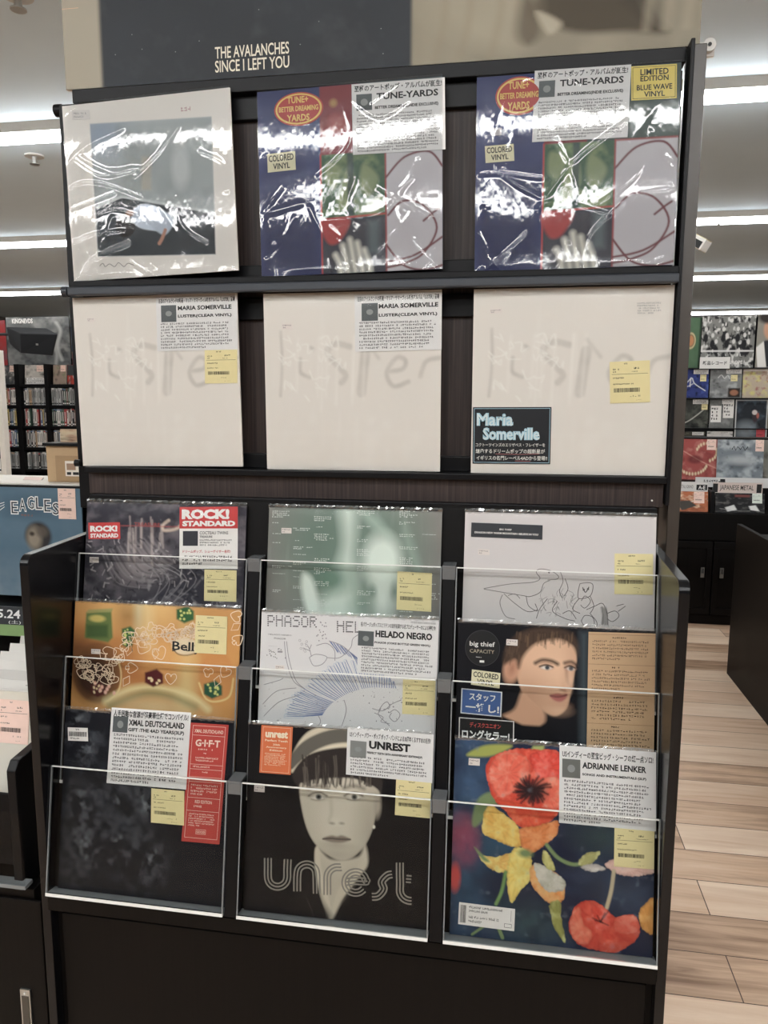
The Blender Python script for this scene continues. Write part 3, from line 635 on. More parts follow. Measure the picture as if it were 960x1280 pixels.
def rs(g):
    g.rect(0, 0, 1, .35, RS); g.rect(.03, .03, .97, .33, RS, 2); g.text('ROCK!', .04, .035, .86, .2, WHITE, .06, 3); g.text('STANDARD', .05, .225, .96, .315, WHITE, .06, 3); g.rect(.06, .39, .32, .63, mat((40, 40, 48)), 1)
    g.text('COCTEAU TWINS', .35, .395, .84, .445, INK, .01); g.text('TREASURE', .35, .465, .57, .5, INK, .02); g.para(.35, .52, .92, .64, 3, INK, 4); g.text('ドリームポップ、シューゲイザー名盤!', .06, .695, .88, .745, mat((176, 40, 44)), .02); g.para(.05, .78, .97, .95, 3, INK, 9)
R.card('caption_card', (572, 88), (840, 86), (570, 372), WHITE, 0.001, rs, label='white caption card with a red header')
tags(R, (686, 376), (834, 380), (684, 520), 21); psticker(R, (156, 318), (198, 319), (156, 344)); R.film(51, .0006, 4, .002, m=M_SOFT)

# --- H: grey cover with pale green ghostly figures
R = Rec('vinyl_record', 3, 0.0115, 0.311, 0.314, 0.0, 'grey record with pale green ghostly figures, back middle pocket'); R.k = (300, 620, 3.69)
cv = R.canvas(250, (118, 116, 112)); cv.mix((cv.noise(4, 4, 3) - .3) * .7, (146, 144, 138)); cv.ell(520, 300, 230, 420, (124, 142, 130), .22, .75)
cv.ell(400, 190, 190, 230, (94, 116, 104), .16, .85); cv.ell(640, 220, 170, 200, (104, 126, 114), .14, .8); cv.poly([(470, 60), (530, 60), (520, 260), (540, 420), (560, 600), (330, 600), (420, 400), (480, 230)], (196, 211, 199), .05, True, .95); cv.ell(655, 300, 85, 120, (204, 217, 206), .04, .95)
cv.poly([(560, 60), (640, 110), (690, 190), (640, 170), (580, 110)], (166, 188, 174), .03, True, .7); cv.poly([(760, 130), (800, 230), (830, 330), (800, 320), (760, 220)], (142, 164, 150), .03, True, .7)
cv.ell(420, 385, 80, 60, (90, 122, 106), .05, .9); cv.poly([(290, 360), (330, 380), (360, 470), (370, 560), (320, 560), (285, 440)], (208, 219, 209), .02, True, .95); cv.ell(655, 480, 48, 90, (202, 214, 204), .05, .9); cv.ell(610, 440, 14, 22, (76, 104, 92), .02, .8); cv.ell(712, 440, 12, 26, (70, 96, 86), .02, .8); cv.ell(560, 500, 40, 60, (96, 126, 110), .06, .7)
cv.mix(np.clip(cv.noise(40, 3, 9) - .6, 0, 1) * .7, (150, 160, 152))
mb, f = R.ink(); TW = mat((206, 212, 206)); r = random.Random(9)
for c0 in (150, 245, 342, 540, 735, 840):
    y = 66
    while y < 560:
        n = r.randint(1, 4)
        if r.random() < .8: f.para(*R.uv(c0, y), *R.uv(c0 + 95, y + 9.5*n), n, TW, r.randint(0, 999), fill=.55, cell=.013, ragged=.4, strokes=3, k=3)
        y += 9*n + 14 + 30*r.random()
R.done(cv, (110, 112, 110), mb); tags(R, (726, 347), (886, 356), (722, 524), 31); psticker(R, (192, 147), (238, 148), (192, 172)); R.film(52, .0006, 4, .002, m=M_SOFT)

# --- I: pale cover with pencil animals
R = Rec('vinyl_record', 3, 0.3645, 0.315, 0.315, 0.0, 'pale grey record with a pencil drawing of animals, back right pocket'); R.k = (550, 620, 3.2)
cv = R.canvas(230, (196, 190, 189)); cv.mix((cv.noise(3, 3, 3) - .4) * .4, (186, 181, 180)); mb, f = R.ink(); PC = mat((112, 106, 106)); PC2 = mat((150, 145, 144))
def pen(R, f, pts, wd=.0011, m=PC): f.stroke([R.uv(*p) for p in spline(pts, False, 8)], wd, m)
for p in ([(175, 370), (280, 352), (370, 345), (400, 330), (385, 305), (400, 292), (440, 298), (472, 318), (468, 332), (430, 336)], [(175, 372), (250, 385), (330, 398), (360, 402), (400, 385), (415, 350), (440, 338)], [(250, 395), (240, 430), (262, 480), (300, 492)], [(255, 390), (300, 430), (350, 462), (392, 455)], [(345, 402), (355, 440), (390, 460), (380, 430)],
          [(430, 410), (400, 450), (385, 490)], [(470, 420), (450, 460), (500, 490), (540, 500)], [(560, 350), (552, 385), (556, 410), (600, 400), (612, 360), (598, 347), (560, 350)], [(556, 410), (530, 450), (560, 470)], [(600, 400), (615, 440), (600, 470)], [(565, 420), (580, 400), (602, 420), (580, 448), (562, 436)], [(585, 455), (620, 440), (650, 430), (668, 470), (672, 520)], [(600, 470), (625, 500), (628, 520)], [(565, 500), (580, 478), (610, 485), (615, 515), (580, 520), (565, 500)], [(668, 470), (700, 460), (716, 480), (690, 502), (668, 490)], [(712, 462), (742, 440)], [(705, 440), (735, 432)], [(490, 470), (520, 460), (545, 492)], [(480, 300), (492, 340), (478, 380), (490, 410)], [(500, 330), (512, 370), (496, 400)], [(272, 398), (300, 392), (320, 410)]): pen(R, f, p)
r = random.Random(12)
for k in range(34): a, c = 400 + 140*r.random(), 400 + 85*r.random(); pen(R, f, [(a, c), (a + 20*(r.random()-.5), c - 15), (a + 36*(r.random()-.5), c - 40*r.random())], .0008, PC2)
for k in range(26): a, c = 640 + 26*r.random(), 440 + 10*r.random(); pen(R, f, [(a, c), (a + 6, c + 34), (a + 4, c + 70)], .0006, PC2)
for p in ((575, 375), (592, 372)): f.ell(*R.uv(*p), .006, .006, PC, 1, 10)
pen(R, f, [(570, 365), (582, 385), (596, 363)], .0016); f.ell(*R.uv(436, 306), .005, .005, PC, 1, 10)
R.done(cv, (190, 184, 182), mb)
R.card('title_label', (126, 106), (411, 117), (124, 163), mat((44, 48, 54), gain=1), 0.0006, lambda g: (g.text('BIG THIEF', .40, .34, .57, .46, WHITE, .02), g.text('DRAGON NEW WARM MOUNTAIN I BELIEVE IN YOU', .05, .60, .94, .74, WHITE, .03)))
tags(R, (698, 230), (852, 232), (697, 392), 41); psticker(R, (152, 212), (198, 214), (152, 234)); R.film(53, .0006, 4, .002, m=M_SOFT)

# --- J: orange still life with dice
R = Rec('vinyl_record', 4, -0.3385, 0.317, 0.317, 0.0, 'orange and gold record with dice and white playing card outlines, middle left pocket'); R.k = (70, 610, 3.69)
cv = R.canvas(270, (184, 120, 58)); cv.mix(cv.noise(4, 3, 5), (206, 150, 78)); cv.ell(470, 560, 200, 60, (226, 186, 116), .12, .8); cv.ell(380, 570, 12, 60, (246, 226, 178), .03, .8); cv.ell(330, 590, 60, 50, (120, 84, 36), .06, .6); cv.ell(600, 850, 30, 120, (240, 206, 140), .06, .9); cv.ell(360, 850, 120, 50, (150, 76, 34), .1, .7); cv.ell(560, 800, 130, 40, (220, 160, 84), .08, .6)
cv.line([(420, 540), (425, 640), (430, 720)], .05, (236, 200, 140), .04, .7); cv.line([(250, 545), (255, 640)], .06, (222, 170, 96), .05, .6); cv.ell(480, 770, 60, 60, (228, 172, 100), .08, .6); cv.ell(700, 600, 90, 60, (158, 96, 44), .1, .6); cv.ell(300, 760, 50, 80, (150, 88, 40), .1, .6); cv.ell(110, 760, 90, 90, (96, 56, 34), .08, .85); cv.ell(190, 850, 115, 140, (120, 78, 42), .01, .85); cv.ell(170, 870, 95, 105, (50, 30, 26), .05, .95); cv.ell(740, 870, 80, 120, (196, 130, 66), .01, .8); cv.line([(660, 900), (690, 970), (740, 985), (800, 960), (818, 880)], .008, (232, 200, 130), .005); cv.line([(240, 985), (290, 930), (300, 850), (280, 780)], .008, (226, 190, 126), .005)
cv.line([(230, 985), (340, 930), (470, 922), (620, 960), (700, 1020)], .03, (236, 208, 150), .02, .9); cv.line([(250, 1005), (400, 950), (520, 960), (640, 1010)], .03, (96, 112, 70), .02, .8); cv.ell(450, 1010, 160, 40, (214, 190, 140), .05, .7)
cv.poly([(140, 575), (255, 566), (262, 690), (240, 712), (132, 690)], (98, 116, 62), .006); cv.poly([(140, 575), (150, 562), (262, 556), (255, 572)], (150, 150, 90), .006); cv.rect(140, 630, 240, 690, (58, 84, 48), .01, .8); cv.ell(190, 602, 36, 16, (196, 178, 92), .006)
for a, c, s, col in ((596, 584, 40, (48, 92, 54)), (334, 668, 30, (52, 92, 52)), (724, 930, 42, (40, 84, 62)), (452, 876, 42, (84, 32, 34)), (195, 930, 34, (78, 34, 34)), (330, 712, 24, (44, 84, 50))):
    cv.poly([(a-s, c-s*.6), (a+s*.3, c-s), (a+s, c-s*.4), (a+s, c+s*.6), (a-s*.1, c+s), (a-s, c+s*.5)], col, .006)
    for i in range(9): r.seed(i + a); cv.ell(a + s*(r.random()-.5)*1.3, c + s*(r.random()-.5)*1.2, s*.13, s*.13, (222, 196, 150) if col[0] > 60 else (196, 200, 110), .003)
for i in range(7): cv.ell(180 + 24*(i % 3) + 8*i, 900 + 14*(i // 2) + 6*(i % 2)*3, 7, 9, (222, 170, 150), .004)
cv.ell(596, 730, 62, 40, (216, 196, 160), .006); cv.line([(540, 740), (560, 764), (596, 772), (640, 764)], .005, (110, 80, 50))
mb, f = R.ink(); OUT = mat((226, 198, 168)); r = random.Random(21)
def suit(kind, a, c, s, rot):
    if kind == 0: p = [(0, .9), (-.9, -.1), (-.7, -.8), (-.15, -.7), (0, -.35), (.15, -.7), (.7, -.8), (.9, -.1)]
    elif kind == 1: p = [(0, -1), (.62, 0), (0, 1), (-.62, 0)]
    elif kind == 2: p = [(0, -1), (.85, .1), (.6, .65), (.12, .4), (.3, .95), (-.3, .95), (-.12, .4), (-.6, .65), (-.85, .1)]
    else: p = [(0, .5), (-.5, .55), (-.75, .1), (-.4, -.25), (-.45, -.7), (0, -.95), (.45, -.7), (.4, -.25), (.75, .1), (.5, .55)]
    q = [(a + s*(x*math.cos(rot) - y*math.sin(rot)), c + s*(x*math.sin(rot) + y*math.cos(rot))) for x, y in p]
    q = q + q[:1] if kind == 1 else spline(q, True, 5)
    q = list(q) + [q[0], q[1]]; f.stroke([R.uv(*z) for z in q], .0014, OUT)
for k in range(64):
    t = k / 64; a = 110 + 600*r.random(); c = (760 if a < 300 else 720) + 130*(r.random()-.5) + (60 if a < 260 else 0); 
    if 500 < a < 800 and 690 < c < 790: c = 640 + 40*r.random()
    suit(k % 4, a, c, 20 + 14*r.random(), r.random()*6)
for a, c, k in ((830, 590, 0), (830, 640, 1), (838, 700, 2), (700, 850, 3), (780, 850, 0), (745, 890, 1), (260, 880, 0), (325, 890, 1), (110, 800, 2), (120, 850, 0), (530, 880, 0), (350, 830, 2), (440, 640, 3)): suit(k, a, c, 28, r.random()*2)
f.text('Belly', *R.uv(538, 706), *R.uv(672, 768), INK, .02, 3); [f.rect(*R.uv(a, 748), *R.uv(a + 16, 753), INK, 3) for a in (536, 602, 622)]; R.done(cv, (170, 120, 60), mb)
tags(R, (646, 586), (792, 593), (640, 760), 51); psticker(R, (164, 742), (206, 744), (164, 764)); R.film(54, .0006, 4, .002, m=M_SOFT)

# --- K: white cover with blue line drawing
R = Rec('vinyl_record', 4, 0.0140, 0.311, 0.315, 0.0, 'white record with blue line drawing of a fanned wing, centre pocket of the rack'); R.k = (300, 620, 3.69)
cv = R.canvas(200, (205, 203, 203)); cv.mix((cv.noise(4, 4, 3) - .4) * .4, (194, 192, 193)); mb, f = R.ink(); DOT = mat((66, 62, 64)); BL = mat((96, 114, 160)); GY = mat((142, 138, 142)); LB = mat((170, 182, 196))
FONT = {'P': '11110 10001 10001 11110 10000 10000', 'H': '10001 10001 11111 10001 10001 10001', 'A': '01110 10001 10001 11111 10001 10001', 'S': '01111 10000 01110 00001 00001 11110', 'O': '01110 10001 10001 10001 10001 01110', 'R': '11110 10001 11110 10100 10010 10001', 'E': '11111 10000 11110 10000 10000 11111', 'L': '10000 10000 10000 10000 10000 11111', 'D': '11110 10001 10001 10001 10001 11110'}
def dots(word, a, c, pa, pc, sk):
    for ch in word:
        for j, row in enumerate(FONT[ch].split()):
            for i, z in enumerate(row):
                if z == '1': u, v = R.uv(a + i*pa, c + j*pc + (a + i*pa - 130) * sk); f.ell(u, v, .0042, .0042, DOT, 1, 8)
        a += pa * 5.9
dots('PHASOR', 130, 552, 6.6, 9, .03); dots('HELADO', 450, 570, 7.0, 9, .03)
f.text('HELADO NEGRO', *R.uv(132, 634), *R.uv(238, 646), DOT, 0, 1); f.text('PHASOR', *R.uv(158, 652), *R.uv(212, 663), DOT, 0, 1); f.para(*R.uv(132, 690), *R.uv(230, 698), 1, GY, 3, cell=.012); f.rect(*R.uv(174, 713), *R.uv(196, 723), GY)
A1 = spline([(380, 1010), (420, 960), (500, 910), (600, 884), (720, 888)], False, 12); B1 = spline([(212, 1012), (250, 930), (310, 870), (420, 790), (520, 758), (640, 800), (715, 860)], False, 8)
for k in range(46):
    t = k / 45; p = A1[int(t * (len(A1)-1))]; q = B1[int(t * (len(B1)-1))]; jx = 12 * (r.random()-.5); w_ = [(p[0], p[1]), ((p[0]+q[0])/2 + 6*(r.random()-.5), (p[1]+q[1])/2 + 5), (q[0]+jx, q[1]+jx)]; pen(R, f, w_, .0011, BL); pen(R, f, [(q[0]+jx, q[1]+jx), (q[0]+jx-8, q[1]+jx+9), ((p[0]+q[0])/2, (p[1]+q[1])/2 + 12)], .0008, LB)
A2 = spline([(415, 672), (460, 688), (510, 720), (540, 745)], False, 10)
for k in range(22): t = k / 21; p = A2[int(t*(len(A2)-1))]; pen(R, f, [p, (p[0] + 30 + 10*r.random(), p[1] + 40 + 10*r.random())], .0009, BL)
pen(R, f, [(410, 668), (470, 690), (530, 740)], .0012, GY)
for p in ([(352, 690), (400, 680), (435, 710), (438, 760)], [(320, 745), (350, 730), (400, 742), (380, 775), (340, 782), (320, 745)], [(400, 745), (460, 745), (510, 700), (520, 660), (545, 640)], [(330, 740), (318, 700), (300, 680)], [(325, 715), (290, 700)], [(322, 705), (330, 685)], [(205, 670), (215, 760), (245, 850), (290, 885)], [(215, 670), (228, 760), (258, 850), (300, 890)], [(105, 960), (170, 900), (260, 885)], [(110, 1015), (180, 950), (270, 920)], [(110, 870), (180, 850), (200, 840)], [(480, 940), (490, 990), (470, 1060)], [(360, 1010), (372, 1040), (360, 1060)], [(610, 980), (660, 990), (700, 960), (745, 940)], [(640, 990), (660, 960), (680, 950), (690, 975), (660, 985)], [(690, 1000), (715, 985), (738, 1010), (715, 1040), (690, 1020), (700, 1000)], [(620, 1000), (660, 1020), (650, 1040), (690, 1050)], [(650, 980), (640, 1010), (690, 1060)]): pen(R, f, p, .0012, GY)
for k in range(90): a, c = 110 + 770*r.random(), 820 + 220*r.random(); u, v = R.uv(a, c); f.rect(u, v, u + .006*r.random() + .002, v + .006*r.random() + .002, GY)
for k in range(18): a, c = 350 + 50*r.random(), 580 + 90*r.random(); f.ell(*R.uv(a, c), .004, .004, GY, 1, 7); f.ell(*R.uv(120 + 90*r.random(), 700 + 50*r.random()), .003, .003, DOT, 1, 6)
for k in range(7): f.ell(*R.uv(292 + 16*math.cos(k), 690 + 26*math.sin(k*1.7)), .007, .007, GY, 1, 10); f.ell(*R.uv(292 + 16*math.cos(k), 690 + 26*math.sin(k*1.7)), .005, .005, mat((205, 203, 203)), 2, 10)
R.done(cv, (200, 198, 198), mb)
R.card('caption_card', (548, 572), (915, 594), (540, 815), PAPER, 0.001, caption('名パラージュポップスとラテンの自作自演する名プロデューサーのによる最新作!', 'HELADO NEGRO', 'PHASOR (COKE BOTTLE GREEN VINYL)', 9, .045, 61, (.22, .17, .93, .30), (.21, .38, .91, .43), (.0, .2, .2, .48), .49, .98, perf=True))
tags(R, (752, 845), (902, 852), (748, 1004), 61); psticker(R, (164, 780), (205, 782), (164, 804)); R.film(55, .0006, 4, .002, m=M_SOFT)

# --- L: portrait of a young person on black
R = Rec('vinyl_record', 4, 0.3610, 0.317, 0.315, 0.0, 'black record with portrait of a short haired young person, middle right pocket'); R.k = (550, 620, 3.2)
cv = R.canvas(280, (24, 24, 29)); sk = (206, 164, 132); r = random.Random(2)
cv.poly([(345, 760), (300, 850), (250, 885), (330, 925), (400, 925), (420, 870)], (192, 146, 116), .012, True); cv.poly([(225, 960), (250, 880), (330, 915), (400, 920), (440, 900), (460, 1000), (220, 1000)], (22, 22, 26), .008)
FL = [(300, 660), (330, 630), (380, 585), (470, 565), (535, 600), (546, 650), (540, 690), (532, 740), (520, 800), (505, 850), (470, 878), (430, 870), (380, 830), (330, 780), (312, 735)]; cv.poly(FL, sk, .006, True)
fm = np.clip(.5 - cv.sd(spline(cv.M(FL))) / (2*cv.px), 0, 1); cv.ell(290, 685, 34, 62, (200, 150, 120), .012, 1, 12); cv.ell(288, 690, 16, 34, (156, 104, 80), .02, .8, 12)
cv.ell(440, 800, 80, 60, (184, 136, 106), .09, .5, tex=fm); cv.ell(470, 690, 70, 70, (222, 182, 150), .1, .6, tex=fm); cv.ell(400, 700, 40, 60, (218, 176, 144), .08, .6, tex=fm); cv.ell(360, 800, 50, 60, (160, 112, 86), .09, .6, tex=fm); cv.ell(530, 690, 12, 90, (170, 122, 96), .05, .5, tex=fm); cv.ell(440, 610, 90, 30, (216, 174, 142), .06, .5, tex=fm)
hair = [(255, 672), (262, 610), (300, 560), (370, 530), (450, 528), (520, 545), (552, 590), (556, 640), (548, 630), (528, 596), (480, 574), (425, 578), (385, 590), (352, 618), (330, 650), (314, 690), (300, 655)]
cv.poly(hair, (72, 56, 46), .012, True)
for k in range(60): a = 300 + 240*r.random(); c = 540 + 26*r.random(); cv.line([(a, c), (a - 6 + 8*r.random(), c + 24 + 22*r.random())], .004, (52, 40, 34) if k % 2 else (110, 86, 66), .004, .6)
for k in range(16): a = 262 + 60*r.random(); c = 590 + 60*r.random(); cv.line([(a, c), (a - 4, c + 26)], .004, (92, 72, 58), .004, .6)
cv.line([(382, 668), (410, 656), (445, 660), (470, 672)], .018, (62, 46, 38), .008, .9); cv.line([(500, 668), (525, 664), (545, 676)], .016, (62, 46, 38), .008, .9)
for a, c, w_ in ((425, 686, 26), (520, 690, 20)): cv.ell(a, c, w_, 9, (176, 140, 122), .006); cv.ell(a, c + 1, w_*.75, 7, (214, 204, 196), .004); cv.ell(a + 4, c, 9, 9, (60, 66, 74), .004); cv.line([(a - w_, c - 4), (a, c - 11), (a + w_, c - 2)], .008, (50, 36, 30), .004); cv.line([(a - w_*.8, c - 18), (a, c - 22), (a + w_*.8, c - 14)], .006, (160, 118, 94), .006, .7)
cv.line([(505, 690), (512, 740), (522, 765), (500, 778)], .012, (150, 104, 82), .01, .7); cv.ell(488, 774, 11, 5, (120, 76, 60), .006, .7); cv.ell(518, 772, 5, 4, (120, 76, 60), .006, .6); cv.ell(520, 745, 8, 26, (226, 188, 158), .015, .6)
cv.poly([(440, 798), (470, 790), (490, 794), (508, 792), (502, 812), (480, 824), (455, 816)], (170, 98, 92), .006, True); cv.line([(442, 799), (474, 804), (506, 796)], .007, (110, 60, 56), .004); cv.ell(478, 836, 22, 8, (180, 132, 106), .02, .6); cv.ell(474, 858, 26, 12, (216, 174, 144), .03, .5)
cv.poly([(560, 545), (592, 545), (588, 992), (560, 992)], (78, 92, 100), .02, False, .55)
R.done(cv, (26, 26, 30))
def strip(g):
    KI = mat((62, 46, 34), gain=1)
    for i, (v0, ln) in enumerate(((.03, 6), (.285, 6), (.54, 6), (.79, 6))):
        g.para(.36, v0 + .005, .68, v0 + .028, 1, KI, i, cell=.03); g.para(.06, v0 + .035, .95, v0 + .035 + .03*ln, ln, KI, 60 + i, cell=.028 if i in (0, 1) else .04, fill=.55, strokes=2)
        g.rect(.0, v0 - .012, 1, v0 - .008, mat((150, 118, 86)))
R.card('text_strip', (594, 543), (862, 550), (586, 1010), mat((192, 156, 116)), 0.0008, strip, label='brown paper strip of fine print')
WT = mat((212, 212, 208))
R.disc('title_sticker', (170, 608), 70, 72, mat((14, 14, 18), gain=1), 0.0006, lambda g: (g.ell(.5, .5, .5, .5, mat((60, 62, 68), gain=1), 1, 48), g.ell(.5, .5, .488, .488, mat((15, 15, 19), gain=1), 2, 48), g.text('big thief', .13, .32, .85, .49, WT, .015, 4), g.text('CAPACITY', .14, .54, .84, .64, mat((176, 164, 140)), 0, 4), g.para(.32, .74, .68, .78, 1, WT, 3, cell=.04, k=4), g.rect(.43, .84, .56, .90, WT, 4)))
R.card('colour_sticker', (128, 693), (242, 708), (124, 754), CREAM, 0.0008, lambda g: (g.text('COLORED', .06, .1, .94, .46, INK, .02), g.text('VINYL', .2, .56, .8, .88, INK, .02)))
R.card('staff_sticker', (86, 768), (249, 783), (82, 868), mat((196, 200, 206)), 0.0008, lambda g: (g.rect(.03, .04, .97, .96, mat((50, 84, 140)), 1), g.text('スタッフ', .2, .14, .84, .44, WT, .02, 3), g.text('一推し!', .12, .54, .94, .88, WT, .03, 3)), label='blue sticker with white lettering')
R.card('seller_sticker', (76, 884), (297, 900), (74, 990), mat((206, 204, 200)), 0.0010, lambda g: (g.rect(.02, .03, .98, .97, mat((20, 20, 22), gain=1), 1), g.text('ディスクユニオン', .2, .14, .76, .34, mat((196, 70, 62)), .02, 3), g.text('ロングセラー!', .06, .42, .92, .78, WT, .035, 3)), label='black sticker with red and white lettering')
psticker(R, (266, 572), (311, 575), (265, 596)); R.film(56, .0006, 4, .002, m=M_SOFT)

# --- M: near black smoky cover with red strip
R = Rec('vinyl_record', 5, -0.3324, 0.314, 0.315, 0.0, 'near black smoky record with a red paper strip, front left pocket'); R.k = (40, 870, 3.69)
cv = R.canvas(250, (24, 25, 31)); nz = cv.noise(22, 22, 5, 4); cv.mix(np.clip(cv.noise(5, 5, 8) - .5, 0, 1) * .5, (33, 34, 42))
for a, c, rx, ry in ((250, 240, 60, 60), (240, 470, 60, 90), (400, 470, 45, 60), (525, 500, 36, 60), (235, 690, 55, 110), (385, 690, 52, 80), (540, 760, 65, 100), (200, 110, 60, 50)):
    cv.ell(a, c, rx*.85, ry*.9, (92, 98, 106), .10, .62, 10, tex=np.clip((nz - .43) * 3.6, 0, 1))
    for k in range(7): r.seed(a*7 + k); cv.line([(a + rx*(r.random()-.5)*1.2, c - ry*.6*r.random()), (a + rx*(r.random()-.5), c + ry*.2), (a + rx*(r.random()-.5), c + ry*.6*r.random())], .012, (112, 118, 124), .01, .4, tex=np.clip((nz - .36) * 2.5, 0, 1))
cv.line([(180, 330), (300, 480), (420, 600)], .05, (62, 66, 74), .04, .6, tex=np.clip(nz*1.4, 0, 1)); cv.line([(330, 330), (460, 470), (540, 600)], .03, (62, 66, 74), .03, .6, tex=np.clip(nz*1.4, 0, 1))
R.done(cv, (26, 26, 32))
OB = mat((176, 52, 44)); OW = mat((222, 196, 180))
def obi(g):
    g.frame(.07, .02, .93, .965, .0006, OW); g.rect(.07, .1, .93, .103, OW)
    for v in (.345, .385, .45, .49, .625, .735): g.rect(.07, v, .93, v + .003, OW)
    g.text('XMAL DEUTSCHLAND', .12, .05, .88, .08, OW, .02); g.text('G\u00b7I\u00b7F\u00b7T', .17, .135, .82, .195, OW, .035); g.para(.2, .21, .8, .23, 1, OW, 2, cell=.05); g.para(.4, .245, .62, .26, 1, OW, 3, cell=.04); g.para(.2, .28, .82, .325, 2, OW, 4, cell=.04)
    g.para(.14, .355, .86, .378, 1, OW, 5, cell=.05); g.para(.4, .4, .62, .42, 1, OW, 6, cell=.04); g.para(.35, .462, .65, .482, 1, OW, 6, cell=.04); g.para(.14, .51, .88, .61, 4, OW, 7, cell=.035); g.text('RED EDITION', .28, .645, .72, .672, OW, .01); g.para(.22, .685, .8, .715, 1, OW, 8, cell=.035); g.para(.14, .755, .86, .87, 6, OW, 9, cell=.03); g.frame(.36, .89, .62, .93, .0006, OW); g.text('GOOD', .38, .9, .6, .92, OW, .02)
R.card('paper_strip', (733, 122), (908, 133), (690, 668), OB, 0.0006, obi, label='red paper strip with pale print')
R.card('caption_card', (370, 52), (736, 76), (346, 400), PAPER, 0.0012, caption('人手困難な音源が超豪華仕様でコンパイル!', 'XMAL DEUTSCHLAND', 'GIFT :THE 4AD YEARS(3LP)', 13, .035, 71, (.23, .14, .93, .22), (.23, .25, .93, .31), (.03, .11, .22, .32), .33, .98))
tags(R, (552, 425), (704, 438), (550, 582), 71, 0.0009); R.card('barcode_sticker', (166, 144), (258, 147), (168, 205), WHITE, 0.0006, lambda g: (g.text('\u00a5', .4, .06, .48, .2, INK, 0), g.para(.5, .06, .92, .22, 1, INK, 4, cell=.1), g.barcode(.06, .3, .94, .66, INK, 4), g.para(.1, .72, .9, .92, 1, INK, 5, cell=.08)))
R.film(57, .0005, 3, .002, m=M_SOFT)

# --- N: sepia portrait with triple-line lettering
R = Rec('vinyl_record', 5, 0.0122, 0.313, 0.314, 0.6, 'black record with sepia portrait of a person in a pale cap, front middle pocket'); R.k = (290, 880, 3.555)
cv = R.canvas(300, (25, 23, 25)); sk = (184, 175, 157)
cv.poly([(380, 640), (440, 690), (560, 680), (590, 620), (600, 720), (520, 800), (440, 960), (400, 860), (375, 740)], (182, 172, 154), .01, True); cv.poly([(395, 690), (470, 760), (560, 700), (540, 780), (450, 900), (420, 850)], (172, 162, 145), .03, True, .6)
cv.poly([(270, 220), (330, 130), (420, 98), (560, 96), (640, 150), (680, 260), (640, 330), (480, 200), (300, 290), (262, 300)], (196, 184, 160), .006, True); cv.line([(275, 262), (330, 196), (420, 152), (520, 140), (600, 160), (650, 240)], .075, (96, 92, 84), .006); cv.line([(275, 296), (340, 236), (440, 196), (540, 188), (620, 226)], .02, (204, 194, 170), .005)
cv.poly([(268, 310), (330, 232), (430, 200), (540, 196), (630, 240), (668, 340), (655, 420), (620, 380), (560, 340), (320, 360), (300, 420), (285, 360)], (50, 44, 42), .006, True)
FN = [(300, 372), (330, 345), (430, 330), (540, 332), (620, 362), (655, 400), (640, 480), (622, 560), (588, 630), (530, 684), (470, 692), (400, 652), (350, 590), (318, 500)]; cv.poly(FN, sk, .006, True); fm = np.clip(.5 - cv.sd(spline(cv.M(FN))) / (2*cv.px), 0, 1); cv.ell(646, 450, 16, 50, (160, 150, 134), .01); cv.ell(630, 546, 6, 8, (216, 210, 196), .003)
cv.ell(400, 500, 60, 70, (200, 192, 174), .12, .6, tex=fm); cv.ell(545, 500, 50, 70, (196, 188, 170), .12, .6, tex=fm); cv.ell(465, 380, 100, 30, (196, 188, 170), .08, .5, tex=fm); cv.ell(610, 560, 34, 110, (132, 122, 107), .08, .6, tex=fm); cv.ell(335, 540, 24, 90, (146, 137, 120), .08, .5, tex=fm); cv.ell(465, 668, 70, 20, (138, 128, 113), .05, .6, tex=fm)
r.seed(4)
for k in range(70): a = 310 + 320*r.random(); c = 225 + 60*r.random(); e = 350 + 24*r.random() - abs(a - 465)*.05; cv.line([(a, c), (a - 4 + 10*r.random(), (c+e)/2), (a - 8 + 16*r.random(), e)], .007, (48, 42, 40) if k % 3 else (96, 88, 80), .004, .85)
for a in (383, 542):
    cv.line([(a - 42, 408), (a - 20, 396), (a + 10, 394), (a + 38, 408)], .008, (70, 62, 56), .005, .9); cv.ell(a, 414, 34, 15, (150, 141, 126), .012, .8); cv.ell(a, 414, 27, 11, (206, 200, 186), .005); cv.ell(a + 2, 413, 13, 13, (104, 104, 98), .004); cv.ell(a + 2, 413, 6, 6, (30, 28, 28), .003); cv.line([(a - 30, 424), (a, 428), (a + 28, 422)], .004, (110, 100, 90), .004, .7)
    cv.line([(a - 44, 374), (a, 364), (a + 44, 376)], .014, (90, 82, 74), .012, .8)
cv.line([(438, 420), (442, 480), (432, 518)], .012, (160, 150, 132), .014, .6); cv.ell(446, 530, 10, 5, (88, 78, 70), .006, .85); cv.ell(486, 530, 10, 5, (88, 78, 70), .006, .85); cv.ell(466, 524, 16, 12, (204, 196, 178), .02, .6)
cv.poly([(404, 598), (440, 584), (466, 588), (490, 584), (526, 602), (490, 616), (440, 614)], (128, 116, 104), .006, True); cv.line([(404, 600), (440, 597), (466, 600), (526, 602)], .007, (72, 62, 58), .004); cv.ell(466, 626, 30, 7, (140, 130, 114), .02, .6)
cv.poly([(368, 650), (386, 640), (398, 740), (430, 860), (440, 950), (400, 880), (372, 760)], (190, 180, 160), .006, True); cv.poly([(590, 690), (596, 720), (540, 800), (480, 880), (440, 955), (470, 830), (540, 740)], (184, 174, 154), .006, True)
cv.poly([(300, 840), (360, 770), (400, 870), (440, 950), (380, 980), (250, 1010), (260, 900)], (32, 29, 30), .02, True, .8); cv.line([(330, 860), (380, 980)], .004, (70, 66, 64), .004, .6)
mb, f = R.ink(); LW = .0019; LM = mat((126, 121, 112)); gp = 14.5
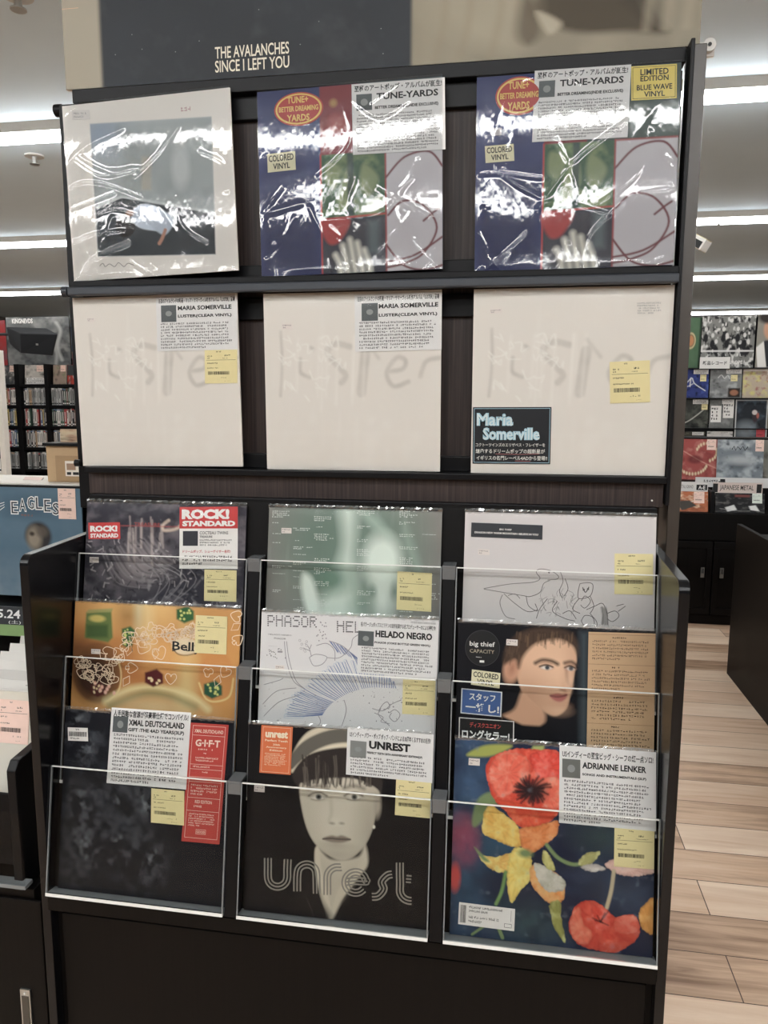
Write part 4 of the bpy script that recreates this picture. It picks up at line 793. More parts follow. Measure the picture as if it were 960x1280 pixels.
def tri(pts, closed=False):
    """three parallel bands along a path given in sketch units"""
    q = np.array(spline(pts, False, 8)); t = np.gradient(q, axis=0); t /= np.linalg.norm(t, axis=1, keepdims=True); n = np.stack([-t[:, 1], t[:, 0]], 1)
    for o in (-1, 0, 1): f.stroke([R.uv(*z) for z in q + n * o * gp], .0026, LM, 3)
def arc(cx, cy, rr, a0, a1, n=7): return [(cx + rr*math.cos(math.radians(a)), cy - rr*math.sin(math.radians(a))) for a in np.linspace(a0, a1, n)]
tri([(160, 684), (160, 720), (160, 764)] + arc(203, 768, 43, 180, 360)[1:] + [(246, 740), (248, 690)])
tri([(290, 832), (290, 800), (291, 760)] + arc(333, 754, 42, 180, 0)[1:] + [(376, 790), (377, 842)])
tri([(424, 848), (424, 800)] + arc(470, 770, 46, 180, 78, 5) + [(486, 724)])
tri([(508, 790), (545, 786), (596, 788)] + arc(550, 792, 46, 12, 320, 12))
tri([(622, 856), (650, 852), (674, 822), (666, 790), (690, 762), (712, 756)])
tri([(746, 704), (746, 760), (747, 800)] + arc(794, 826, 48, 180, 262, 5) + [(798, 874)]); tri([(774, 776), (797, 778)])
R.done(cv, (28, 26, 28), mb, M_PRINT)
OR = mat((206, 100, 46)); OW2 = mat((232, 206, 176))
def ot(g):
    g.frame(.06, .03, .94, .97, .0004, OW2); g.text('unrest', .14, .1, .86, .25, OW2, .05); g.text('Perfect Teeth', .14, .285, .86, .33, OW2, .02); g.text('30th', .4, .37, .62, .41, OW2, .02); g.text('Anniversary', .18, .43, .84, .475, OW2, .02); g.text('Edition', .3, .49, .7, .53, OW2, .02); g.para(.14, .57, .88, .84, 8, OW2, 5, cell=.045)
R.card('edition_label', (132, 93), (271, 102), (122, 304), OR, 0.0006, ot, label='orange label with pale lettering')
R.card('caption_card', (514, 102), (896, 136), (507, 312), PAPER, 0.001, caption('USインディー パワー・ポップ ポップ・バンドによる30周年くるすすめの名作!', 'UNREST', 'PERFECT TEETH 30TH ANNIVERSARY EDITION(LP)', 6, .05, 81, (.26, .24, .74, .41), (.24, .47, .88, .53), (.04, .27, .23, .62), .58, .98, jpv=(.08, .2), thumb=mat((120, 122, 120)), perf=True))
tags(R, (730, 332), (886, 346), (724, 492), 81); psticker(R, (100, 360), (146, 364), (99, 388)); R.film(58, .0005, 3, .002, m=M_SOFT)

# --- O: painted red and yellow flowers
R = Rec('vinyl_record', 5, 0.3622, 0.315, 0.315, 0.0, 'record painted with red and yellow flowers on dark blue, front right pocket'); R.k = (540, 900, 3.0)
cv = R.canvas(330, (30, 36, 58)); wn = cv.noise(7, 7, 3, 4); wf = cv.noise(26, 26, 9, 3); cv.mix(np.clip(wn - .42, 0, 1) * 1.6, (54, 72, 100)); cv.ell(140, 190, 90, 120, (66, 96, 128), .14, .8, tex=wn*1.6); cv.ell(120, 560, 60, 150, (48, 88, 112), .1, .8, tex=wn*1.6); cv.ell(360, 760, 90, 60, (54, 82, 80), .1, .7, tex=wn*1.6); cv.ell(640, 440, 70, 40, (58, 78, 74), .08, .7); cv.ell(700, 640, 90, 50, (60, 70, 84), .1, .7, 20); cv.ell(260, 460, 60, 60, (52, 92, 116), .1, .7)
cv.ell(115, 440, 50, 80, (150, 60, 78), .04, .75, tex=.4+wf); cv.ell(130, 480, 40, 60, (124, 66, 96), .04, .6, tex=.4+wf); cv.ell(86, 590, 20, 50, (190, 66, 60), .01, .9)
gr = (112, 132, 84)
cv.poly([(150, 380), (170, 300), (220, 270), (250, 300), (210, 350), (165, 400)], gr, .008, True, .9); cv.poly([(130, 130), (200, 95), (300, 96), (240, 130), (180, 138)], (150, 156, 70), .008, True); cv.poly([(360, 130), (380, 98), (420, 96), (420, 130)], (150, 160, 90), .008)
def petal(pts, c, hi=None, s=1):
    rr = random.Random(int(pts[0][0]*7 + pts[0][1])); p = [(u + .006*(rr.random()-.5), v + .006*(rr.random()-.5)) for u, v in spline(cv.M(pts), True, 9)]; d = cv.sd(p); m = np.clip(.5 - d / (2*cv.px), 0, 1); cv.mix(m, c)
    cx, cy = np.mean(p, 0); cv.mix(m * np.clip(1 + d / .012, 0, 1) * .55, tuple(int(x * .72) for x in c))
    an = np.arctan2(cv.V - cy, cv.U - cx); cv.mix(m * np.clip(np.sin(an * 13 + wn * 9) - .35, 0, 1) * .5, tuple(int(x * .8) for x in c))
    cv.mix(m * np.clip(wf - .40, 0, 1) * 2.8, hi or tuple(min(255, x + 40) for x in c)); cv.mix(m * np.clip(.5 - wn, 0, 1) * 1.6, tuple(int(x * .78) for x in c))
petal([(205, 170), (240, 130), (320, 108), (400, 112), (478, 124), (500, 220), (480, 330), (440, 380), (380, 402), (330, 398), (290, 350), (235, 300), (212, 240)], (208, 66, 44), (232, 104, 78))
petal([(215, 180), (260, 128), (340, 130), (370, 180), (330, 250), (260, 290), (225, 250)], (222, 92, 68), (240, 132, 108)); petal([(370, 130), (470, 122), (480, 200), (430, 230), (385, 190)], (214, 62, 46)); petal([(240, 300), (320, 310), (400, 330), (470, 330), (440, 382), (380, 400), (320, 394), (280, 346)], (212, 70, 40), (226, 100, 62)); petal([(380, 240), (480, 220), (478, 320), (430, 330)], (226, 98, 72))
for k in range(46): r.seed(k); q = 6.283 * r.random(); l = 40 + 34*r.random(); cv.line([(375, 262), (375 + l*.6*math.cos(q), 262 + l*.45*math.sin(q)), (375 + l*math.cos(q + .1), 262 + l*.8*math.sin(q + .1))], .010, (46, 30, 32), .005, .85)
cv.ell(378, 266, 42, 34, (48, 32, 34), .03, .95)
petal([(190, 420), (196, 350), (218, 322), (260, 345), (320, 400), (336, 470), (290, 470), (230, 445)], (216, 164, 62), (230, 196, 100)); petal([(336, 470), (330, 410), (380, 400), (440, 385), (474, 380), (465, 430), (420, 470), (375, 500), (345, 500)], (214, 122, 58), (228, 150, 90)); petal([(180, 510), (240, 515), (300, 500), (290, 560), (250, 570), (205, 545)], (218, 168, 74)); cv.poly([(158, 476), (185, 500), (215, 530), (190, 525)], gr, .006, True)
petal([(282, 560), (300, 490), (340, 480), (372, 520), (366, 600), (330, 640), (298, 686), (286, 640)], (222, 190, 84), (234, 212, 120)); petal([(368, 560), (390, 540), (440, 560), (480, 590), (498, 640), (486, 678), (440, 684), (400, 650), (372, 610)], (220, 140, 66), (232, 176, 110)); petal([(384, 540), (420, 548), (470, 580), (500, 610), (488, 640), (430, 640), (394, 590)], (180, 176, 160), (200, 196, 184)); petal([(420, 490), (440, 510), (460, 560), (430, 555), (414, 520)], (180, 172, 92)); cv.ell(350, 500, 26, 16, gr, .01)
cv.line([(430, 468), (470, 515), (520, 540), (560, 540)], .018, gr, .004); petal([(550, 540), (570, 505), (630, 494), (612, 525), (580, 550)], (164, 160, 96)); petal([(560, 550), (600, 540), (650, 556), (610, 568), (575, 562)], (186, 176, 170)); petal([(650, 544), (690, 520), (760, 530), (832, 565), (800, 580), (740, 586), (690, 572)], (202, 160, 148), (216, 180, 168)); cv.line([(682, 566), (672, 640), (655, 704)], .018, (176, 160, 130), .004)
cv.line([(276, 570), (262, 640), (240, 690)], .016, (104, 140, 76), .005); petal([(442, 690), (480, 680), (484, 740), (500, 834), (460, 780), (446, 730)], (138, 138, 66)); cv.line([(150, 804), (200, 770)], .012, gr); cv.line([(250, 780), (264, 816)], .018, gr)
petal([(516, 790), (520, 740), (548, 690), (600, 678), (650, 706), (690, 740), (750, 730), (778, 770), (768, 820), (730, 850), (680, 872), (610, 860), (550, 840)], (196, 58, 40), (220, 92, 66)); petal([(520, 750), (550, 700), (566, 760), (600, 800), (580, 840), (530, 820)], (222, 104, 76)); petal([(600, 690), (650, 716), (690, 750), (640, 790), (600, 760)], (206, 62, 44)); petal([(690, 745), (755, 735), (776, 780), (740, 800), (690, 790)], (222, 92, 70))
for k in range(7): cv.line([(632, 756), (632 + 30*math.cos(k), 756 - 40 + 9*k)], .006, (60, 32, 34), .004, .8)
petal([(778, 720), (800, 690), (832, 672), (832, 796), (800, 790), (782, 766)], (214, 146, 62), (226, 170, 90)); cv.mix(np.clip(wf - .68, 0, 1) * 1.2, (120, 130, 140))
R.done(cv, (40, 46, 62))
R.card('caption_card', (478, 93), (840, 120), (476, 384), PAPER, 0.001, caption('USインディーの至宝ビッグ・シーフの紅一点ソロ!', 'ADRIANNE LENKER', 'SONGS AND INSTRUMENTALS (2LP)', 12, .035, 91, (.24, .195, .90, .275), (.24, .335, .90, .375), (.03, .17, .22, .41), .43, .98, perf=True, thumb=mat((96, 98, 94)), jpv=(.06, .15)))
tags(R, (684, 404), (834, 414), (682, 548), 91); psticker(R, (138, 142), (180, 145), (137, 168))
def back(g): g.barcode(.03, .1, .13, .9, INK, 3); g.para(.18, .08, .82, .42, 2, INK, 5, cell=.02); g.para(.18, .52, .78, .9, 2, INK, 6, cell=.02); g.frame(.82, .7, .95, .88, .0006, INK); g.rect(.93, .1, .935, .6, INK)
R.card('barcode_label', (102, 682), (312, 708), (98, 764), WHITE, 0.0006, back); R.film(59, .0005, 3, .002, m=M_SOFT)

# ------------------------------------------------------------------ big poster board above the rack
HB = empty('poster_board', (0.0135, 0.02, 2.0648), 'large cropped poster board with a cream left border standing on top of the record rack', 'poster')
W, H = 1.090, 0.50
cv = Canvas(300, (50, 53, 57), None, 140); nz = cv.noise(30, 14, 3, 4); cv.mix(np.clip(cv.noise(5, 3, 6) - .35, 0, 1) * .9, (58, 63, 69)); cv.mix(np.clip(nz - .55, 0, 1) * 1.2, (70, 73, 76))
UX = lambda x: (x + 0.5215) / 1.073; VZ = lambda z: 1 - (z - 2.052) * 1.016 / H
cv.rect(-1, -1, UX(-0.4515), 2, (142, 136, 122)); cv.rect(UX(0.1), -1, 2, 2, (122, 116, 101))
bg = cv.U > UX(0.1); cv.mix(bg * np.clip(cv.noise(14, 5, 8) - .4, 0, 1) * 1.4, (140, 133, 116))
def bp(pts, c, soft=.012, op=1.0): cv.poly([(UX(x), VZ(z)) for x, z in pts], c, soft, True, op, tex=bg * 1.0)
bp([(.30, 2.17), (.29, 2.13), (.30, 2.11), (.36, 2.085), (.44, 2.08), (.50, 2.075), (.47, 2.11), (.44, 2.2), (.40, 2.4), (.30, 2.4)], (70, 64, 54)); bp([(.36, 2.16), (.42, 2.14), (.49, 2.09), (.45, 2.2), (.38, 2.3)], (56, 52, 46), .02, .8)
bp([(.11, 2.2), (.13, 2.13), (.2, 2.08), (.28, 2.07), (.28, 2.2), (.2, 2.4), (.11, 2.4)], (146, 139, 121), .03, .6); bp([(.28, 2.15), (.30, 2.13), (.31, 2.09), (.29, 2.07), (.27, 2.09)], (84, 76, 64), .01, .8); bp([(.3, 2.12), (.34, 2.10), (.32, 2.085)], (154, 147, 129), .006, .9)
for x in (.47, .5, .53): cv.line([(UX(x), VZ(2.08)), (UX(x + .01), VZ(2.2)), (UX(x + .02), VZ(2.4))], .008, (144, 136, 118), .008, .6)
for x in (.14, .18, .23): cv.line([(UX(x), VZ(2.06)), (UX(x + .015), VZ(2.13)), (UX(x + .01), VZ(2.22))], .006, (126, 116, 98), .008, .6)
mb = MB(); f = Frame(mb, (-W/2, H), (W/2, H), (-W/2, 0), -0.0003, 0.00012); PT = mat((196, 190, 172))
f.text('THE AVALANCHES', UX(-.240), VZ(2.1035), UX(-.1085), VZ(2.0845), PT, .012, 2, 4); f.text('SINCE I LEFT YOU', UX(-.2405), VZ(2.0815), UX(-.1085), VZ(2.0625), PT, .012, 2, 4); f.rect(0, VZ(2.185), UX(-.49), VZ(2.1842), mat((196, 150, 120)))
for k in range(40): random.seed(k); f.ell(UX(-.43 + .5*random.random()), VZ(2.07 + .3*random.random()), .0009, .0018, mat((120, 122, 120)), 1, 6)
jacket(cv, W, H, 0.008, (190, 180, 160), 'board', HB, mb)
b = MB(); b.box(-0.3, -0.26, 0.0085, 0.04, 0.0, 0.3, BLACK); b.box(0.26, 0.3, 0.0085, 0.04, 0.0, 0.3, BLACK); b.build('support_bracket', HB)

# ------------------------------------------------------------------ neighbouring bin fixture on the left
nb = empty('record_bin_fixture', (-1.1, 0.3, 0), 'black record bin fixture with a high back shelf, left of the record rack', 'record bin')
def nbp(b, nm, bev=0.002): o = b.build(nm, nb, bev); o.location = (1.1, -0.3, 0); return o
b = MB(); b.box(-1.7, -0.56, -0.18, 0.66, 0.0, 0.6195, M_BWOOD); b.box(-1.7, -0.56, 0.52, 0.66, 0.62, 0.93, M_BWOOD); b.box(-1.7, -0.56, 0.661, 0.85, 0.0, 1.245, M_BWOOD); nbp(b, 'body')
b = MB(); b.box(-1.7, -0.56, 0.64, 0.86, 1.2455, 1.265, BLACK); b.box(-1.7, -0.56, 0.645, 0.855, 1.2655, 1.272, mat((206, 200, 192))); nbp(b, 'top_shelf')
b = MB(); b.prism([(-0.19, 0.6205), (-0.19, 0.852), (-0.178, 0.868), (0.515, 0.93), (0.515, 0.6205)], -0.592, -0.574, BLACK); nbp(b, 'bin_side')
b = MB(); b.box(-1.7, -0.5925, -0.176, -0.170, 0.66, 0.80, BLACK); nbp(b, 'bin_front')
b = MB(); b.box(-1.69, -0.562, -0.203, -0.199, 0.642, 0.85 - 0.07, M_ACR); b.box(-1.69, -0.56, -0.204, -0.182, 0.634, 0.641, EDGE2); nbp(b, 'acrylic_front', 0)
b = MB(); b.box(-1.65, -0.545, -0.1855, -0.1802, 0.05, 0.6, M_BWOOD); dr = nbp(b, 'door')
b = MB(); b.box(-0.597, -0.577, -0.189, -0.1858, 0.30, 0.418, METAL); b.box(-0.594, -0.580, -0.190, -0.1888, 0.315, 0.405, mat((90, 86, 80), 0.4, 0.5, 0.6, gain=1)); b.tube([(-0.587, -0.1888, 0.411), (-0.587, -0.191, 0.411)], .002, EDGE, 8); h = b.build('door_handle', dr)
# upright record leaning on the back of the bin
OFF = [0.0, 0.0]
def flat_record(name, x0, x1, y, z0, z1, cv, label, group=None, edge=(150, 150, 150), lean=0, thick=0.004, extra=None, cat='record', film=False):
    m = Matrix.Translation(((x0+x1)/2 + OFF[0], y, z0 + OFF[1])) @ Matrix.Rotation(-math.radians(lean), 4, 'X')
    rt = empty(name, label=label, cat=cat, group=group, mtx=m); Wd, Hd = x1-x0, z1-z0; mb = MB(); f = Frame(mb, (-Wd/2, Hd), (Wd/2, Hd), (-Wd/2, 0), -0.0004, 0.0002)
    if extra: extra(f)
    jacket(cv, Wd, Hd, thick, edge, 'jacket' if cat == 'record' else 'printed_board', rt, mb if extra else None)
    return rt, Wd, Hd
def tagcard(rt, Wd, Hd, u0, v0, u1, v1, m, name='price_tag', seed=1, draw=None, y=0.001):
    mb = MB(); P = lambda u, v: ((u - .5) * Wd, (1 - v) * Hd); (xa, za), (xb, zb) = P(u0, v0), P(u1, v1); mb.box(xa, xb, -y - .0006, -y, zb, za, m)
    f = Frame(mb, (xa, za), (xb, za), (xa, zb), -y - .0006, .0003); (draw or price(seed))(f); o = mb.build(name, rt); return o
cv = Canvas(180, (78, 104, 122)); cv.mix((cv.noise(4, 5, 2) - .3) * 1.0, (92, 116, 132)); cv.mix(np.clip((cv.V - .55) * 2, 0, .8) * (cv.noise(7, 7, 4)), (128, 142, 152)); cv.ell(.56, .44, .13, .13, (52, 50, 50), .02); cv.ell(.52, .46, .07, .10, (150, 138, 120), .03, .8); cv.ell(.6, .40, .06, .05, (88, 80, 72), .02, .8); cv.ell(.50, .42, .025, .02, (60, 52, 46), .01); cv.ell(.5, .18, .3, .09, (60, 84, 100), .06, .6)
def eag(f):
    WL = mat((216, 218, 216)); DK = mat((40, 50, 60)); 
    for i, ch in enumerate('EAGLES'):
        u = .30 + i * .082; v = .07 + .016 * abs(i - 2.5) ** 1.3; f.text(ch, u, v, u + .078, v + .125, WL, .05, 1, 2); f.text(ch, u + .009, v + .010, u + .069, v + .115, DK, .0, 2, 2)
    f.para(.4, .24, .66, .27, 1, mat((120, 84, 80)), 3, cell=.03)
    for s in (-1, 1):
        for k in range(3): f.stroke([(.48 + s*.24, .14 + .02*k), (.48 + s*(.34 - .02*k), .17 + .025*k), (.48 + s*(.36 - .03*k), .23 + .02*k)], .0018, WL, 1)
rt, Wd, Hd = flat_record('vinyl_record', -1.228, -0.911, 0.612, 0.9455, 1.262, cv, 'blue grey record with outlined white title letters leaning at the back of the left bin', edge=(70, 92, 108), extra=eag, lean=1.5)
tagcard(rt, Wd, Hd, .775, .0, .945, .275, PINK, seed=5)
# record stacks filed in the left bin: pale sleeves and their dividers
r = random.Random(8)
for i in range(13):
    y = 0.40 - i * 0.041; z0 = 0.645; hgt = 0.318; cv = Canvas(16, (206, 202, 196) if i % 4 else (188, 184, 178)); cv.mix(cv.noise(3, 3, i) * .3, (180, 176, 172))
    def bt(f, i=i):
        if i in (4, 8): f.para(.45, .03, .95, .09, 1, INK, i, cell=.06)
        else: f.para(.5, .02, .95, .05, 1, mat((150, 146, 142)), i, cell=.05)
    xo = -0.925 + 0.006 * r.random()
    rt, Wd, Hd = flat_record('vinyl_record', xo, xo + .317, y, z0, z0 + hgt - 0.006 * i, cv, 'pale sleeved record filed upright in the bin left of the record rack', 'pale sleeved records filed in the left bin', (210, 206, 200), 20, .012, bt)
def dsign(f):
    WT = mat((214, 214, 212)); f.rect(0, 0, 1, .62, mat((48, 50, 54), gain=1)); f.text('2025', .38, .12, .58, .34, WT, 0, 2); f.text('5.24', .63, .10, .93, .4, WT, .02, 2); f.text('(土)', .78, .46, .94, .6, WT, .0, 2); f.rect(0, .62, 1, 1, mat((120, 150, 90)))
rt, Wd, Hd = flat_record('date_sign', -1.195, -0.972, 0.42, 0.89, 0.967, Canvas(8, (48, 50, 54)), 'small black date sign with white numerals behind the filed pale records', extra=dsign, lean=8, cat='sign')
cv = Canvas(60, (196, 190, 176)); cv.mix(cv.noise(3, 3, 3) * .4, (206, 202, 190))
rt, Wd, Hd = flat_record('vinyl_record', -0.93, -0.613, -0.125, 0.646, 0.955, cv, 'cream record with a pink price tag at the front of the left bin', lean=10, edge=(190, 184, 170)); tagcard(rt, Wd, Hd, .78, .05, .985, .32, PINK, seed=9)
# box on the top shelf of the bin fixture
bx = empty('cardboard_box', (-0.955, 0.685, 1.2725), 'tan cardboard box with a small printed label standing on the shelf left of the rack', 'box')
TAN = mat((178, 148, 108)); TAN2 = mat((158, 128, 90))
b = MB(); b.box(-.1, .12, 0, .14, 0, .105, TAN); b.build('box_body', bx, .002)
b = MB(); b.box(-.07, .12, -.003, -.0005, .004, .08, TAN2); b.box(-.07, .12, -.0045, -.003, .077, .081, TAN); b.build('front_panel', bx)
b = MB(); b.box(-.102, .12, -.014, .15, .1055, .114, BLACK); b.build('lid', bx, .001)
b = MB(); b.box(-.038, .032, -.0062, -.0047, .018, .062, mat((214, 206, 194))); b.box(-.033, -.005, -.0068, -.0063, .036, .055, mat((150, 120, 96))); b.box(-.033, -.02, -.0068, -.0063, .022, .030, INK); b.box(-.014, .004, -.0068, -.0063, .022, .030, INK); b.box(.01, .026, -.0068, -.0063, .022, .030, INK); b.build('label', bx)
cv = Canvas(30, (190, 170, 140)); cv.mix(np.clip(cv.noise(5, 3, 3) - .4, 0, 1) * 2, (140, 70, 50)); cv.mix(np.clip(cv.noise(6, 4, 5) - .55, 0, 1) * 2, (60, 50, 46))
flat_record('vinyl_record', -1.03, -0.845, 0.72, 1.3867, 1.425, cv, 'brown and red small case standing on the cardboard box lid', lean=4)
for i, (x, wd) in enumerate(((-1.16, .06), (-1.095, .05))): flat_record('price_card', x, x + wd, .72 + .03*i, 1.2725, 1.2875, Canvas(6, (214, 190, 184)), ('pink slip on the white shelf left of the cardboard box', 'smaller pink slip next to the cardboard box')[i], cat='card', lean=60)
# standing sign board with a pale frame
sb = empty('sign_board', (-2.635, 2.0, 0), 'tall black notice board in a pale frame at the left edge of the picture', 'sign')
b = MB(); b.box(-.9, .478, .01, .03, 1.17, 1.74, mat((30, 31, 35), gain=1)); b.build('panel', sb)
FRM = mat((206, 200, 190)); b = MB(); b.box(.468, .496, -.004, .034, .0, 1.745, FRM); b.box(-.94, -.91, -.004, .034, 0, 1.745, FRM); b.box(-.91, .468, -.004, .034, 1.74, 1.76, FRM); b.box(-.91, .468, -.004, .034, 1.14, 1.165, FRM); b.build('frame', sb, .002)
mb = MB(); f = Frame(mb, (-.9, 1.74), (.478, 1.74), (-.9, 1.17), .0095); f.text('F', .955, .74, .985, .82, WHITE, .04); f.rect(0, .86, .98, .868, WHITE); f.frame(.8, .9, .985, .99, .005, WHITE); f.text('i', .95, .62, .96, .7, WHITE, .04); mb.build('lettering', sb)

# ------------------------------------------------------------------ shelf wall far left
OFF[:] = [0.024, -0.03]
sh = empty('media_shelf', (-4.9 + OFF[0], 6.3, OFF[1]), 'tall black shelf unit packed with disc cases at the far left back', 'shelf')
def shp(b, nm, par=None): o = b.build(nm, par or sh); o.location = (4.9, -6.3, 0); return o
SX0, SX1 = -6.5, -4.33
b = MB(); b.box(SX0, SX1, 6.52, 6.55, .031, 2.0, BLACK); shp(b, 'back_panel')
BO = [1.715, 1.49, 1.265, 1.03, 0.79, 0.55, 0.3, 0.06]
for z in BO: b = MB(); b.box(SX0, SX1, 6.30, 6.519, z - .03, z, BLACK); shp(b, 'shelf_board')
for x0, x1 in ((SX0 - .03, SX0), (SX1, SX1 + .05), (-5.11, -5.05), (-4.755, -4.715), (-5.52, -5.47)): b = MB(); b.box(x0, x1, 6.285, 6.519, .031, 1.93, BLACK); shp(b, 'upright')
PAL = {'white': (206, 204, 200), 'black': (40, 40, 44), 'grey': (132, 134, 134), 'red': (160, 56, 56), 'yellow': (198, 176, 100), 'blue': (84, 104, 136), 'green': (70, 96, 84), 'tan': (174, 146, 116), 'pale grey': (176, 178, 178), 'brown': (98, 74, 64)}
SPM = {}
def spine_mesh(cn, k):
    if (cn, k) not in SPM:
        rr = random.Random(k * 7 + len(cn)); mb = MB(); c = mat(PAL[cn], .35); mb.box(0, 1, 0, .135, 0, .19, c); f = Frame(mb, (0, .19), (1, .19), (0, 0), -.0005, .0004)
        ic = INK if cn not in ('black', 'green', 'brown', 'blue', 'red') else WHITE
        f.rect(.3, .12 + .1*rr.random(), .6, .5 + .3*rr.random(), ic); f.rect(.1, .86, .9, .93, ic); 
        if k % 2: f.rect(0, .02, 1, .09, mat(rr.choice(list(PAL.values()))))
        o = mb.build('disc_case'); me = o.data; bpy.data.objects.remove(o); SPM[(cn, k)] = me
    return SPM[(cn, k)]
RN = {0: 'top spine row', 1: 'second spine row', 2: 'third spine row', 3: 'lowest spine row'}
r = random.Random(77)
for row, z in enumerate((1.49, 1.265, 1.03, 0.79)):
    x = -5.46
    while x < SX1 - .03:
        for a, c in ((-5.115, -5.045), (-4.76, -4.71)):
            if a - .03 < x < c: x = c
        wd = .012 + .016 * r.random()
        if x + wd > SX1 - .004: break
        cn = r.choice(['white', 'white', 'pale grey', 'black', 'grey', 'grey', 'red', 'blue', 'green', 'tan', 'brown', 'yellow', 'white'])
        if row == 0 and -4.95 < x < -4.58: cn = 'grey' if r.random() < .8 else 'pale grey'
        if row == 3: cn = r.choice(['grey', 'grey', 'black', 'pale grey'])
        o = bpy.data.objects.new('disc_case', spine_mesh(cn, r.randint(0, 3))); COL.objects.link(o); o.location = (x + OFF[0], 6.325 + .012*r.random(), z + .0005 + OFF[1]); o.scale = (wd - .0012, 1, .93 + .07*r.random())
        tag(o, f'{cn} spined disc case in the {RN[row]} of the far left shelf', 'disc case', f'{cn} disc cases, {RN[row]}')
        x += wd + (.03 * r.random() if r.random() < .06 else 0)
tops = [(-5.34, -5.13, 'dark', (60, 62, 64), 'dark grey'), (-5.04, -4.78, 'pale', (180, 174, 166), 'black and white'), (-4.70, -4.54, 'multi', (150, 130, 116), 'pink and green'), (-4.53, -4.36, 'red', (176, 60, 44), 'red bordered')]
for i, (x0, x1, _, c, nm) in enumerate(tops):
    cv = Canvas(40, c); cv.mix(np.clip(cv.noise(5, 4, i) - .45, 0, 1) * 2.2, (60, 58, 56) if i else (110, 108, 104)); cv.mix(np.clip(cv.noise(7, 6, i + 9) - .55, 0, 1) * 2, (206, 200, 194) if i != 2 else (110, 130, 90))
    if i == 3: cv.rect(0, 0, 1, .55, (60, 64, 66))
    rt, Wd, Hd = flat_record('vinyl_record', x0, x1, 6.36, 1.7155, 1.7155 + .21, cv, f'{nm} cover standing face-out on the top board of the far left shelf', lean=6); tagcard(rt, Wd, Hd, .55, .02, .92, .34, PINK, seed=i)
    if i == 1: tagcard(rt, Wd, Hd, .08, .66, .98, .98, WHITE, 'caption_card', 3, lambda f: f.para(.05, .1, .95, .9, 4, INK, 2))
# posters above the shelf
def poster(name, x0, x1, y, z0, z1, cv, label, extra=None): return flat_record(name, x0, x1, y, z0, z1, cv, label, cat='poster', extra=extra, thick=.006, edge=(60, 60, 60))
cv = Canvas(90, (96, 98, 98)); cv.mix(np.clip(cv.noise(6, 5, 3) - .4, 0, 1) * 1.8, (150, 150, 146)); cv.mix(np.clip(cv.noise(9, 8, 5) - .5, 0, 1) * 2.4, (44, 46, 48)); cv.line([(.80, .12), (.86, .3), (.8, .6), (.86, .9)], .05, (170, 170, 166), .02, .8); cv.line([(.7, .5), (.78, .75), (.76, .98)], .05, (160, 160, 156), .02, .8); cv.rect(0, .1, .36, .9, (150, 52, 50), .02, .0)
poster('wall_poster', -5.32, -4.56, 6.5, 1.93, 2.45, cv, 'grey photo poster with white capitals above the far left shelf', lambda f: f.text('KINGNEVDS', .1, .03, .43, .13, WHITE, .03))
cv = Canvas(40, (150, 48, 48)); cv.mix(np.clip(cv.noise(4, 5, 3) - .45, 0, 1) * 1.5, (60, 90, 100)); poster('wall_poster', -5.9, -5.33, 6.5, 1.93, 2.42, cv, 'red poster at the left end above the far left shelf')
cv = Canvas(50, (86, 110, 144)); cv.poly([(0, .62), (.5, .45), (1, .62), (1, 1), (0, 1)], (196, 76, 50)); cv.line([(0, .62), (.5, .45), (1, .62)], .04, (216, 190, 150), smooth=False); cv.rect(0, .3, 1, .42, (140, 150, 156), .05); poster('wall_poster', -4.54, -4.2, 6.5, 1.86, 2.38, cv, 'blue and orange poster right of the grey photo poster on the far left')
# speaker hanging from the ceiling
sp = empty('loudspeaker', (-3.26, 4.0, 1.965), 'black loudspeaker tilted down under the ceiling at the far left', 'speaker')
SPB = mat((44, 46, 50), 0.6, 0.3, gain=1); SPG = mat((34, 36, 40), 0.75, 0.2, gain=1)
b = MB(); fr_ = [(-.13, -.02, .045), (.205, -.06, .03), (.13, -.02, -.125), (-.165, .02, -.10)]; bk_ = [(-.40, .20, .115), (-.05, .20, .10), (-.10, .20, -.04), (-.405, .24, -.015)]
b.add([Vector(q) for q in fr_ + bk_], [(3, 2, 1, 0), (4, 5, 6, 7), (0, 1, 5, 4), (1, 2, 6, 5), (2, 3, 7, 6), (3, 0, 4, 7)], SPB); b.build('cabinet', sp, .006)
c0 = sum((Vector(q) for q in fr_), Vector()) / 4; nn = (Vector(fr_[1]) - Vector(fr_[0])).cross(Vector(fr_[0]) - Vector(fr_[3])).normalized(); nn = nn if nn.y < 0 else -nn
g = [c0 + (Vector(q) - c0) * .93 + nn * .006 for q in fr_]; g2 = [c0 + (Vector(q) - c0) * .95 - nn * .002 for q in fr_]
b = MB(); b.add(g + g2, [(3, 2, 1, 0), (0, 1, 5, 4), (1, 2, 6, 5), (2, 3, 7, 6), (3, 0, 4, 7)], SPG); b.build('grille', sp)
b = MB(); m_ = Matrix.Translation(c0 + nn * .0075); b.obox(m_, .018, .004, .014, mat((130, 130, 128), gain=1)); b.build('badge', sp)
b = MB(); b.tube([(-.36, .22, .06), (-.62, .22, .06), (-.66, .22, .10), (-.66, .22, CEIL - 1.965)], .011, SPB, 10); b.box(-.72, -.6, .16, .28, CEIL - 1.965 - .012, CEIL - 1.965, SPB); b.build('ceiling_bracket', sp)

